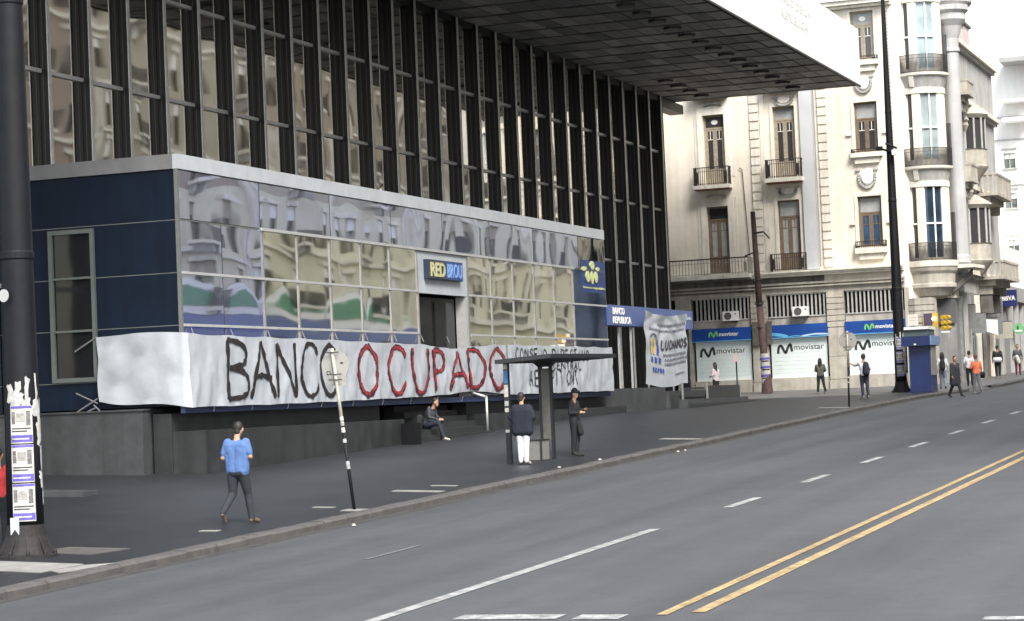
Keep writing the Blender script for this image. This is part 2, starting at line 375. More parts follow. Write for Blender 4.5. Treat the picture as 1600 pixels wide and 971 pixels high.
for z in ZR[1:4]:
    B('transom', alu, pav, (52.95, 69.05, z-.035, z+.035, -.05, .03), K, fm); B('transom', alu, pav, (73.7, 89.3, z-.035, z+.035, -.05, .03), K, fm)
B('head_transom', alu, pav, (57.7, 85.2, 5.215, 5.30, -.075, .03), K, fm)
B('head_transom', alu_dk, pav, (52.95, 57.7, 5.235, 5.27, -.02, .03), K, fm); B('head_transom', alu_dk, pav, (85.2, 89.3, 5.235, 5.27, -.02, .03), K, fm)
B('end_wall', alu_dk, pav, (89.2, 89.3, BV+.06, FV-.1, .06, 6.9), K)
# doorway with its bright sign panel
B('sign_panel', M('pale_sign_panel', (.42,.45,.47), .4, .1), pav, (69.15, 73.6, 3.78, 5.2, .0, .1), K, fm)
sp = B('sign_box', M('navy_sign_box', (.02,.03,.07), .4), pav, (69.7, 72.85, 4.27, 4.93, -.16, -.002), K, fm)
B('sign_face', M('sign_dark_half', (.045,.05,.045), .4), sp, (69.73, 71.3, 4.3, 4.90, -.175, -.162), K, fm)
B('sign_face', M('sign_blue_half', (.03,.07,.22), .4), sp, (71.3, 72.82, 4.3, 4.90, -.175, -.162), K, fm)
text('RED', 69.9, 71.2, 4.36, 4.84, -.178, M('pale_yellow_letter', (.48,.47,.27), .5), sp, K, fm, bold=.03)
text('BROU', 71.4, 72.7, 4.36, 4.84, -.178, M('pale_blue_letter', (.20,.34,.62), .5), sp, K, fm, bold=.01)
B('door_jamb', alu, pav, (69.1, 69.22, .25, 3.77, 0, .4), K, fm); B('door_jamb', alu, pav, (73.45, 73.6, .25, 3.77, 0, .4), K, fm)
for a in (69.3, 71.35):
    dr = B('door', M('door_frame_dark', (.01,.01,.013), .4), pav, (a, a+2.0, .25, 3.7, .42, .48), K, fm); B('pane', darkglass, dr, (a+.12, a+1.88, .5, 3.55, .39, .415), K, fm)
# emblem: five petals and a line of lettering
em = MB(K, fm)
def petal(cx, cz, w, h, rot):
    pts = []
    for t in np.linspace(0, 2*math.pi, 14, endpoint=False):
        x, z = w*math.cos(t), h*math.sin(t)*(1-.25*math.cos(2*t)); c, s_ = math.cos(rot), math.sin(rot); pts.append((cx+x*c-z*s_, cz+x*s_+z*c))
    em.loft([[(a, c, -.012) for a, c in pts], [(a, c, -.05) for a, c in pts]])
for p in ((86.5, 5.30, .36, .075, .10), (87.55, 5.47, .30, .15, 0), (88.25, 5.34, .24, .07, .1), (86.95, 4.99, .27, .19, 0), (87.5, 4.96, .20, .22, 0), (88.0, 5.0, .24, .19, 0)): petal(*p)
mk(em, 'emblem', M('emblem_green_gold', (.50,.55,.25), .5), pav)
B('blue_sign_panel', M('emblem_blue', (.012,.035,.15), .35), pav, (86.1, 89.28, 4.35, 5.66, -.008, .0), K, fm)
text('banco republica', 86.4, 89.2, 4.47, 4.60, -.012, M('emblem_green_gold', (0,0,0)), pav, K, fm)
# side wall towards the camera
ZS = [.25, 1.0, 2.42, 3.83, 5.25, 6.61]
for z0, z1 in zip(ZS, ZS[1:]): B('wall_panel', navy, pav, (BV+.06, FV-.05, z0+.012, z1-.012, 0, .05), K, sm)
for z in ZS[1:5]: B('panel_joint', alu_dk, pav, (BV+.06, FV-.05, z-.012, z+.012, .005, .05), K, sm)
wn = B('side_window', darkglass, pav, (31.98, 33.24, 1.12, 5.08, -.02, -.005), K, sm)
for a, b, c, d in ((31.9,32.0,1.02,5.18),(33.2,33.32,1.02,5.18),(32.0,33.2,1.02,1.14),(32.0,33.2,5.06,5.18),(32.0,33.2,3.82,3.88),(32.0,33.2,2.38,2.44)):
    B('frame_bar', M('olive_grey_frame', (.11,.125,.115), .5, .2), wn, (a, b, c, d, -.10, 0), K, sm)
# plinth and recess
B('recess_wall', granite, pav, (52.95, 66.6, BV+.45, BV+1, -2.2, .06), K); B('recess_wall', granite, pav, (74.2, 90, BV+.45, BV+1, -2.2, .06), K)
B('plinth', granite, pav, (53.0, 66.3, 28.75, 30.2, -2.6, -.42), K); B('plinth', granite, pav, (74.4, 90.0, 28.85, 30.2, -2.2, -.38), K)
B('plinth_block', granite_lt, pav, (52.55, 56, 30.4, 38, -2.6, .17), K)
B('plinth_coping', granite_lt, pav, (52.5, 56, 30.36, 38, .172, .22), K)
st = root('entrance_steps', 'dark stone steps rising to the bank doors under the sagging middle of the banner', 'steps', (70*K, 28.5*K, -1))
for i in range(6): B('step', granite, st, (66.5 if i < 2 else 69.05, 73.75, 28.5+.36*i, 28.858+.36*i if i < 5 else 30.68, -2, -1.0+.2*i), K)
B('stair_flank', finm, st, (66.0, 66.48, 28.25, 29.2, -2, -.55), K)
hr = root('handrail', 'bent pale tubular handrail beside the entrance steps', 'handrail', (73.5*K, 28.5*K, -.9))
m = MB(K); m.tube((73.3, 28.62, -.98), (73.3, 28.62, .20), .045); m.tube((73.3, 28.62, .20), (73.3, 29.28, .42), .045); mk(m, 'rail', alu, hr, smooth=True)
B('top_rail', alu, hr, (73.24, 73.36, 28.60, 28.66, .19, .25), K)
# entrance terrace on the right with blue beam above
ter = root('side_terrace', 'grey stone terrace wall with steps and dark slatted parapet right of the pavilion', 'terrace', (95*K, 28*K, -.5))
B('terrace_wall', granite_lt, ter, (90.05, 95.0, 28.6, 34.8, -2, .36), K)
for i in range(4): B('step', granite_lt if i % 2 else granite, ter, (95.02, 105.5, 27.2+.4*i, 27.598+.4*i if i < 3 else 34.8, -1.5, -.42+.2*i), K)
for z in (-.12, .04, .20): B('parapet_rail', granite, ter, (95.3, 98.9, 27.9, 27.98, z, z+.10), K)
B('parapet_panel', granite, ter, (99.4, 104.9, 27.85, 27.97, -.24, .36), K)
for a in (95.2, 99.2, 104.95): B('parapet_post', steel, ter, (a, a+.08, 27.84, 27.92, -.4, .5), K)
bm = root('blue_entrance_beam', 'long slate blue signboard beam spanning the side entrance beside the pavilion', 'signboard', (95.5*K, BV*K, 3.1))
B('beam', beam_b, bm, (89.45, 101.9, BV-.12, BV+.5, 3.04, 3.9), K)
m2 = lambda a, c, d: (a, BV-.12+d, c)
text('BANCO', 89.75, 91.35, 3.50, 3.80, -.004, white_p, bm, K, m2, bold=.02); text('REPUBLICA', 89.75, 92.25, 3.12, 3.42, -.004, white_p, bm, K, m2, bold=.02)
text('19 DE JUNIO', 99.9, 101.6, 3.42, 3.62, -.004, M('faded_blue_white', (.40,.45,.58), .5), bm, K, m2)
B('post', finm, bm, (101.3, 101.55, BV, BV+.3, -.5, 3.03), K); B('post', alu, bm, (92.6, 92.68, BV, BV+.08, .3, 3.03), K); B('post', alu, bm, (91.2, 91.28, BV+.1, BV+.18, .3, 3.03), K)
B('lower_board', beam_b, bm, (99.3, 100.6, BV+.02, BV+.1, 1.5, 3.0), K)

# ------------------------------------------------------------------ protest banners
tu = [52.9, 54, 58, 62, 66.8, 69.1, 71.3, 73.1, 75.6, 76.9, 90]
tt = [2.20, 2.18, 2.15, 2.12, 2.07, 2.05, 1.92, 2.0, 2.10, 2.12, 2.10]; tb = [.2, .2, .2, .22, .26, .28, .34, .42, .33, .25, .27]
def wr(p, t):
    w = .030*math.sin(p*2.1+t*2.6)+.026*math.sin(p*4.7-t*5.1+1)+.017*math.sin(p*9.3+t*7+2)+.009*math.sin(p*17+5*math.sin(t*3+p))
    w += .06*math.exp(-((p-72.0)/1.6)**2)*math.sin(p*5.2+t*6)
    return w*(1-.55*t*t)
def banner_map(p, t, d):
    q = p if p > 52.9 else 52.9
    if p < 52.9:
        s = 52.9-p; top = 2.20+.06*math.sin(s*1.4)+.05*(s/2.8)**3; bot = .2+.10*s+.05*math.sin(s*2.2); 
        fold = .11*math.sin((s*1.0+t*2.0)*2.3)*min(1, s)+.025*math.sin(s*5-t*6)*min(1, s*2)
        return (52.80-abs(fold)+d*1, 29.2+s-.12, bot+(top-bot)*t)
    top = np.interp(p, tu, tt)-.035*abs(math.sin((p-52.9)/2.264*math.pi)); bot = np.interp(p, tu, tb)+.02*abs(math.sin((p-52.9)/2.264*math.pi))
    return (p, 29.12-abs(wr(p, t))+d, bot+(top-bot)*t)
def cloth(p0, p1, name, f, n_=None, m=18, nd=.0):
    mb = MB(K, f); n = n_ or int((p1-p0)/.11); R = [[mb.pt((p0+(p1-p0)*i/n, j/m, nd)) for j in range(m+1)] for i in range(n+1)]
    for a, b in zip(R, R[1:]):
        for j in range(m): mb.f.append([a[j], b[j], b[j+1], a[j+1]])
    return mb
LT = {'B': [[(0,1),(.02,.5),(0,0)], [(0,1),(.6,.97),(.95,.82),(.8,.6),(.1,.52)], [(.1,.52),(.7,.48),(1,.3),(.85,.06),(0,0)]],
 'A': [[(0,0),(.25,.5),(.48,1)], [(.48,1),(.75,.5),(1,0)], [(.12,.36),(.5,.4),(.92,.34)]],
 'N': [[(0,0),(0,.98)], [(0,.98),(.5,.5),(1,0)], [(1,0),(.98,1)]],
 'C': [[(1,.8),(.75,.98),(.35,.95),(.05,.6),(.08,.3),(.4,.02),(.75,.04),(1,.25)]],
 'O': [[(.5,1),(.12,.8),(0,.5),(.15,.15),(.5,0),(.85,.15),(1,.5),(.88,.82),(.5,1)]],
 'U': [[(0,1),(.02,.4),(.3,.02),(.7,.03),(.98,.4),(1,1)]],
 'P': [[(.1,0),(.05,.5),(0,1)], [(0,1),(.7,.98),(1,.75),(.7,.52),(.1,.48)]],
 'D': [[(.1,0),(.05,.5),(0,1)], [(0,1),(.6,.95),(1,.5),(.65,.05),(.05,0)]],
 'E': [[(0,0),(0,1)], [(0,1),(1,1)], [(0,.52),(.8,.52)], [(0,0),(1,0)]], 'S': [[(1,.85),(.5,1),(.05,.78),(.5,.5),(.95,.25),(.5,0),(0,.15)]],
 'J': [[(1,1),(1,.3),(.5,0),(0,.25)]], 'I': [[(.5,0),(.5,1)]], 'L': [[(0,1),(0,0),(.9,0)]], 'T': [[(0,1),(1,1)], [(.5,1),(.5,0)]], 'R': [[(0,0),(0,1)], [(0,1),(.9,.9),(.8,.55),(0,.5)], [(.3,.5),(1,0)]],
 'V': [[(0,1),(.5,0),(1,1)]], 'H': [[(0,0),(0,1)], [(1,0),(1,1)], [(0,.5),(1,.5)]], 'M': [[(0,0),(.05,1),(.5,.4),(.95,1),(1,0)]], 'G': [[(1,.8),(.5,1),(.05,.6),(.1,.2),(.5,0),(1,.15),(1,.45),(.6,.45)]]}
def paint(ch, a0, a1, t0, t1, wd, mat, parent, f, d=-.03, zs_=1.9, jit=.35, name='painted_letter'):
    # widths are in metres, the banner's t runs 0..1 over zs_ metres
    g = lambda a, c, dd: f(a, c/zs_, dd)
    mb = MB(K, g)
    for st_ in LT[ch]: mb.ribbon([(a0+(a1-a0)*x, (t0+(t1-t0)*y)*zs_) for x, y in st_], wd, d, jit)
    return mk(mb, name, mat, parent)
ban = root('protest_banner', 'long white sheet banner painted BANCO OCUPADO in black and red, wrapped round the pavilion corner', 'banner', (64*K, BV*K, 1))
bo = mk(cloth(50.15, 76.77, 'sheet', banner_map, n_=242), 'sheet', cloth_w, ban, smooth=True)
for e in bo.data.edges:
    if all(25*19 <= q < 26*19 for q in e.vertices): e.use_edge_sharp = True
for ch, a, b in (('B',55.0,56.2),('A',56.35,57.8),('N',58.05,59.25),('C',59.55,60.75),('O',60.95,62.2)): paint(ch, a, b, .10, .93, .145, paint_bk, ban, banner_map)
for ch, a, b in (('O',63.65,65.1),('C',65.9,67.35),('U',67.95,69.3),('P',69.75,70.7),('A',71.1,72.65),('D',72.85,74.5),('O',75.0,76.5)):
    paint(ch, a, b, .08, .93, .19, paint_dr, ban, banner_map, -.026); paint(ch, a+.02, b-.04, .10, .92, .11, paint_rd, ban, banner_map, -.032)
m = MB(K)
for z, dz in ((2.2, -.35), (.55, -.35), (.42, .30)): m.tube((52.8, 31.9, z), (52.78, 32.55, z+dz), .022, n=6)
m.tube((52.76, 32.0, .38), (52.76, 31.6, .02), .022, n=6); m.tube((52.76, 31.95, .30), (52.76, 33.0, -.08), .022, n=6); mk(m, 'tie_rope', M('grey_rope', (.16,.16,.16), .9), ban)
m = MB(K)
for i in range(11): a = 53.3+2.26*i; m.tube((a, 29.15, 2.12), (a, 29.24, 2.34), .014, n=5); m.tube((a+1, 29.13, .26), (a+1.02, 29.2, .08), .014, n=5)
mk(m, 'tie_cord', M('grey_cord', (.2,.2,.2), .8), ban)
ban2 = root('union_banner', 'shorter white banner with small thin black lettering, behind the bus shelter', 'banner', (83*K, BV*K, 1))
def b2m(p, t, d):
    x, y, z = banner_map(p, t, d); return (x, y-.02+.035*math.sin(p*3.1+t*9)*(1 if p > 83 else .4)*0, z)
mk(cloth(76.85, 89.15, 'sheet', b2m), 'sheet', cloth_w, ban2, smooth=True)
def line(s, a0, a1, t0, t1, wd, parent, f=b2m, mat=paint_bk, zs_=1.9, nm='painted_letter'):
    k = len(s); w = (a1-a0)/k
    for i, c in enumerate(s):
        if c != ' ': paint(c, a0+w*i+.08*w, a0+w*i+.74*w, t0, t1, wd, mat, parent, f, zs_=zs_, jit=.3, name=nm)
line('CONSEJO DIRECTIVO', 77.55, 86.2, .70, .93, .055, ban2); line('CENTRAL', 81.6, 85.2, .50, .66, .055, ban2); line('AEBU', 78.9, 81.4, .16, .48, .06, ban2); line('PIT CNT', 81.4, 84.6, .17, .47, .06, ban2)
# hanging banner on the blue beam
vb = root('hanging_banner', 'tall creased white LUCHAMOS banner hanging from the blue signboard beam', 'banner', (96*K, BV*K, 2))
def vbm(p, t, d):    # p across 0..1, t up 0..1
    top = 3.72-.30*math.sin(math.pi*p)*.6; bot = .52-.16*math.sin(math.pi*min(1, p*1.15))
    fold = .06*math.sin(p*7+t*1.5)+.03*math.sin(p*17+t*4)+.09*math.sin((t*1.3+abs(p-.5)*.9)*12)*t*t
    return (93.1+6.35*p+.15*(1-t)*(p-.2), 29.0-.12-abs(fold)*.9+d, bot+(top-bot)*t)
mk(cloth(0, 1, 'sheet', vbm, 46, 30), 'sheet', cloth_w, vb, smooth=True)
def vtext(s, a0, a1, t0, t1, mat, wd=.06, name='painted_letter'):
    k = len(s); w = (a1-a0)/k; Wd = 6.35; H = 3.2
    for i, c in enumerate(s):
        if c == ' ': continue
        g = lambda a, c_, dd: vbm(a/Wd, c_/H, dd); mb = MB(K, g)
        for st_ in LT[c]: mb.ribbon([((a0+w*i+.08*w+x*.7*w)*Wd, (t0+(t1-t0)*y)*H) for x, y in st_], wd, -.03, .3)
        mk(mb, name, mat, vb)
vtext('LUCHAMOS', .37, .99, .53, .65, M('faded_black_print', (.04,.035,.05), .7, ns=20, na=.5), .10)
ink = M('faded_ink', (.10,.10,.14), .8)
def scribble(a0, a1, t, h, mat=ink, w=.05):
    Wd, H = 6.35, 3.2; g = lambda a, c_, dd: vbm(a/Wd, c_/H, dd); mb = MB(K, g); x = a0
    while x < a1:
        l = random.uniform(.012, .03); mb.ribbon([(x*Wd, (t-h/2)*H), ((x+l*.5)*Wd, (t+h/2)*H), ((x+l)*Wd, (t-h/3)*H)], w, -.03, .3); x += l*1.35
    mk(mb, 'faded_text_line', mat, vb)
for a0, a1, t, h in ((.3,.95,.86,.035),(.12,.95,.78,.03),(.42,.95,.44,.035),(.44,.98,.375,.035),(.44,.96,.315,.035),(.66,.9,.16,.012)): scribble(a0, a1, t, h)
blu = M('banner_blue_ink', (.03,.06,.30), .7); ylw = M('banner_yellow_ink', (.55,.42,.15), .7)
g = lambda a, c_, dd: vbm(a/6.35, c_/3.2, dd)
for k in range(3):
    mb = MB(K, g); mb.ribbon([(.85+.55*k, 1.05), (.9+.55*k, 1.28)], .28, -.03, .5); mk(mb, 'printed_figure', blu, vb)
for k in range(5):
    mb = MB(K, g); mb.ribbon([(.95+.38*k, .62), (1.02+.38*k, .82)], .22, -.03, .5); mk(mb, 'printed_figure', blu, vb)
for x, c in ((.8, ylw), (1.2, ylw), (1.7, blu)):
    mb = MB(K, g); mb.ribbon([(x, 1.4), (x+.15, 1.75), (x, 2.05)], .24, -.03, .5); mk(mb, 'printed_figure', c, vb)
mb = MB(K, g); mb.ribbon([(.7, 2.15), (1.2, 2.3), (1.7, 2.05)], .08, -.03, .5); mk(mb, 'printed_figure', ink, vb)
# ------------------------------------------------------------------ the corner building
AU = 108.7
am = lambda a, c, d: (AU+d, a, c)          # a = across (v), c = height, d = inwards
def wallgrid(mb, a0, a1, c0, c1, ops, dep=.32, d=0.):
    A = sorted({a0, a1}|{x for o in ops for x in o[:2]}); C = sorted({c0, c1}|{x for o in ops for x in o[2:4]})
    for x0, x1 in zip(A, A[1:]):
        for z0, z1 in zip(C, C[1:]):
            mxx, mz = (x0+x1)/2, (z0+z1)/2
            if any(o[0] < mxx < o[1] and o[2] < mz < o[3] for o in ops): continue
            mb.poly([(x0,z0,d),(x1,z0,d),(x1,z1,d),(x0,z1,d)])
    for x0, x1, z0, z1 in [o[:4] for o in ops]:
        for q in (((x0,z0),(x0,z1)),((x0,z1),(x1,z1)),((x1,z1),(x1,z0)),((x1,z0),(x0,z0))):
            mb.poly([(*q[0],d),(*q[1],d),(*q[1],d+dep),(*q[0],d+dep)])
        mb.poly([(x0,z0,d+dep),(x1,z0,d+dep),(x1,z1,d+dep),(x0,z1,d+dep)])
cb = root('corner_building', 'ornate cream corner apartment building with iron balconies above three shuttered shop windows', 'building', (AU*KC, 24*KC, 0))
def cbx(name, mat, box, parent=None, f=am): return B(name, mat, parent or cb, box, KC, f)
wins = [(29.03,30.14,6.0,9.35), (25.38,26.50,5.95,9.42), (21.30,22.48,6.85,9.33),
        (29.04,30.14,10.42,13.97), (25.43,26.54,10.52,14.10), (21.31,22.45,11.50,13.96),
        (29.04,30.14,15.1,18.4), (25.43,26.54,15.2,18.4), (21.28,22.42,16.05,18.45)]
mb = MB(KC, am); wallgrid(mb, 20.3, 34, 5.3, 24, wins); mk(mb, 'wall', stucco, cb)
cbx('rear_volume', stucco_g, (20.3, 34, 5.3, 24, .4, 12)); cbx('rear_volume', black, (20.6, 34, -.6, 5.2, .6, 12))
for i, (a0, a1, z0, z1) in enumerate(wins):
    wd = wood if i in (0, 1, 2, 5) else wood_lt
    wf_ = MB(KC, am)
    fr = cbx('window', wd, (a0, a1, z1-.09, z1, .16, .22)); t = z1-.62-(.15 if i in (1, 2, 5) else 0)
    for b in ((a0, a0+.09, z0, z1-.092), (a1-.09, a1, z0, z1-.092), (a0+.09, a1-.09, t-.08, t)): cbx('frame', wd, (*b, .16, .22), fr)
    mid = (a0+a1)/2
    cbx('transom_pane', shade_gl if i in (0,3) else curtain, (a0+.09, a1-.09, t, z1-.09, .21, .215), fr)
    if i in (3, 8):
        mb = MB(KC, am); mb.loft([[(mid+.17*math.cos(q), (t+z1-.09)/2+.12*math.sin(q), dd) for q in np.linspace(0, 2*math.pi, 12, endpoint=False)] for dd in (.209, .18)]); mk(mb, 'oval_light', white_p, fr)
    for b0, b1 in ((a0+.09, mid-.005), (mid+.005, a1-.09)):
        lf = cbx('leaf', wd, (b0, b0+.10, z0, t-.082, .175, .215), fr); 
        cbx('leaf_stile', wd, (b1-.10, b1, z0, t-.082, .175, .215), fr)
        cbx('leaf_panel', wd, (b0+.10, b1-.10, z0, z0+.85 if z0 < 12 and i not in (2,5) else z0+.12, .175, .215), fr)
        cbx('leaf_head', wd, (b0+.10, b1-.10, t-.18, t-.082, .175, .215), fr)
        zz = z0+.85 if z0 < 12 and i not in (2,5) else z0+.12
        gm = curtain if i in (0, 1) else (M('blue_backed_glass', (.035,.075,.14), .3, ns=2, na=.5) if i == 2 else shade_gl)
        cbx('pane', gm, (b0+.10, b1-.10, zz, t-.18, .20, .205), fr)
        cbx('glazing_bar', white_p if i > 2 else wd, (b0+.10, b1-.10, t-.62, t-.59, .185, .199), fr)
        cbx('glazing_bar', white_p if i > 2 else wd, ((b0+b1)/2-.015, (b0+b1)/2+.015, t-.589, t-.182, .185, .199), fr)
# raised surrounds of the left column of windows and plain ones elsewhere
for (a0, a1, z0, z1) in (wins[0], wins[3], wins[6]):
    e = .30
    for b in ((a0-e, a0-.002, z0, z1+e), (a1+.002, a1+e, z0, z1+e), (a0-.002, a1+.002, z1+.002, z1+e)): cbx('window_surround', stucco_w, (*b, -.07, -.002))
    for b in ((a0-.46, a0-e-.002, z0+.4, z1+.42), (a1+e+.002, a1+.46, z0+.4, z1+.42), (a0-e, a1+e, z1+e+.002, z1+.42)): cbx('surround_moulding', stucco_w, (*b, -.03, -.002))
    mb = MB(KC, am); m_ = (a0+a1)/2
    for k in range(9):
        x = m_-.44+.11*k; z = z1+.50+.07*math.sin(k/8*math.pi)+.02*(k % 2); mb.box(x-.045, x+.045, z-.06, z+.07+.02*(k == 4), -.14, -.034)
    mk(mb, 'scroll_ornament', stucco_g, cb, 'stuff')
for (a0, a1, z0, z1) in (wins[1], wins[4], wins[7], wins[2], wins[5], wins[8]):
    e = .14
    for b in ((a0-e, a0-.002, z0, z1+e), (a1+.002, a1+e, z0, z1+e), (a0-.002, a1+.002, z1+.002, z1+e)): cbx('window_surround', stucco_w, (*b, -.045, -.002))
def oval(a, z, w, h, wreath=True):
    mb = MB(KC, am); N_ = 20
    rg = lambda s, d: [(a+w*s*math.cos(q), z+h*s*math.sin(q), d) for q in np.linspace(0, 2*math.pi, N_, endpoint=False)]
    mb.loft([rg(1, 0), rg(.95, -.09), rg(.8, -.12)]); o = mk(mb, 'oval_medallion', white_p if h > .3 else stucco_w, cb)
    if wreath:
        mb = MB(KC, am)
        for k in range(15):
            q = math.pi*.93+k/14*math.pi*1.14; r = 1.28; x, y = a+w*r*math.cos(q), z+h*r*math.sin(q); mb.box(x-.05, x+.05, y-.05, y+.05, -.13, -.003)
        mb.box(a-w*1.7, a-w*1.05, z+h*.72, z+h*.98, -.12, -.003); mb.box(a+w*1.05, a+w*1.7, z+h*.72, z+h*.98, -.12, -.003)
        mk(mb, 'wreath', stucco_g, cb, 'stuff')
oval(21.93, 10.28, .32, .42); oval(25.93, 14.40, .33, .19); oval(25.92, 9.86, .33, .19); oval(21.9, 14.9, .3, .36)
def railing(f, a0, a1, z0, z1, d0, name='railing', side=True, mat=iron, step=.11, belly=0.):
    """iron railing on three sides of a slab that stands out to depth d0 (negative)"""
    mb = MB(KC, f)
    def run(p, q):
        n = max(2, int(math.dist(p, q)/step))
        for i in range(n+1):
            x = p[0]+(q[0]-p[0])*i/n; y = p[1]+(q[1]-p[1])*i/n; mb.box(x-.013, x+.013, z0, z1-.03, y-.013, y+.013)
        for z, h in ((z1-.03, .04), (z0+.06, .025), (z1-.22, .02)):
            mb.box(min(p[0], q[0])-.02, max(p[0], q[0])+.02, z, z+h, min(p[1], q[1])-.02, max(p[1], q[1])+.02)
    run((a0, d0), (a1, d0))
    if side: run((a0, d0+.05), (a0, -.02)); run((a1, d0+.05), (a1, -.02))
    for a in (a0+.14, a1-.14): mb.box(a-.07, a+.07, z0+.1, z1-.25, d0-.02, d0+.01)
    return mk(mb, name, mat, cb, 'stuff')
def balcony(a0, a1, zs0, zs1, zr1, d0):
    cbx('balcony_slab', stucco_w, (a0, a1, zs0, zs1, d0-.06, -.004)); cbx('slab_underside', rust, (a0+.05, a1-.05, zs0-.05, zs0-.002, d0, -.004)); railing(am, a0+.05, a1-.05, zs1, zr1, d0)
balcony(28.74, 30.62, 10.22, 10.40, 11.30, -.55); balcony(25.06, 26.93, 10.30, 10.50, 11.42, -.55); balcony(28.74, 30.62, 14.85, 15.03, 15.95, -.55)
balcony(25.06, 26.93, 14.95, 15.12, 16.0, -.55)
railing(am, 25.12, 26.90, 5.9, 6.75, -.35)
for a0, a1, z0, z1, zz in ((21.1, 22.66, 6.52, 6.79, 7.11), (21.1, 22.66, 11.24, 11.46, 11.64), (21.1, 22.6, 15.76, 16.0, 16.2)):
    cbx('window_ledge', stucco_w, (a0, a1, z0, z1, -.30, -.004)); cbx('ledge_corbel', stucco_w, (a0+.18, a1-.18, z0-.30, z0-.002, -.18, -.004)); railing(am, a0+.04, a1-.04, z1, zz, -.22, 'flower_rail', step=.09)
    for sx in (-.02, 1.0): pass
for z in (7.95, 12.35):
    for a in (20.95, 22.75): cbx('string_block', stucco_w, (a-.12, a+.12, z, z+.12, -.1, -.004))
# pilaster strips with quoins
for a0, a1 in ((27.23, 27.72), (23.80, 24.27)):
    cbx('quoin_strip', stucco, (a0, a1, 5.9, 18.4, -.035, -.003)); q0 = cbx('quoin_block', stucco_w, (a0+.02, a1-.02, 6.0, 6.36, -.10, -.037))
    for k in range(1, 28): cp(q0, (0, 0, .44*k*KC), cb)
cbx('rounded_pilaster', M('bluish_stucco', (.52,.53,.54), .8, ns=1, na=.08), (24.5, 25.15, 5.9, 18.5, -.16, -.004)); cbx('flat_pilaster', stucco_w, (26.95, 27.20, 5.9, 18.5, -.06, -.004))
mb = MB(KC, am)
for k in range(74):
    z = 6.0+k*.168; mb.box(20.55, 20.62+.07*(k % 2), z, z+.10, -.03, -.003)
mk(mb, 'beaded_edge', stucco_g, cb, 'stuff')
# cornices
for z0, z1, d in ((5.70, 5.78, -.42), (5.782, 5.86, -.50), (5.60, 5.698, -.34), (5.2, 5.30, -.12), (5.05, 5.12, -.16), (18.62, 18.75, -.3), (18.752, 18.95, -.5), (18.952, 19.05, -.6)): cbx('cornice', stucco_w if z0 > 5.3 else stone, (20.35, 34, z0, z1, d, -.004))
cbx('entablature', stone, (20.35, 34, 4.76, 5.298, .002, .3))
cbx('dark_band', dark_stucco, (24.3, 34, 5.125, 5.598, -.045, -.001)); cbx('dark_band', dark_stucco, (27.9, 34, 4.95, 5.045, -.06, -.001))  # darker bands below the ledge and long balcony
# long balcony over the first shop
cbx('long_balcony_slab', stucco_w, (27.85, 34, 5.66, 5.86, -1.0, -.505)); cbx('slab_soffit', dark_stucco, (27.9, 34, 5.56, 5.658, -.95, -.345))
railing(am, 27.9, 34, 5.862, 6.68, -.92, 'long_railing', step=.16, mat=M('pale_grey_iron', (.30,.28,.25), .6, ns=5, na=.6))
cbx('handrail', iron, (27.9, 34, 6.64, 6.70, -.96, -.88))
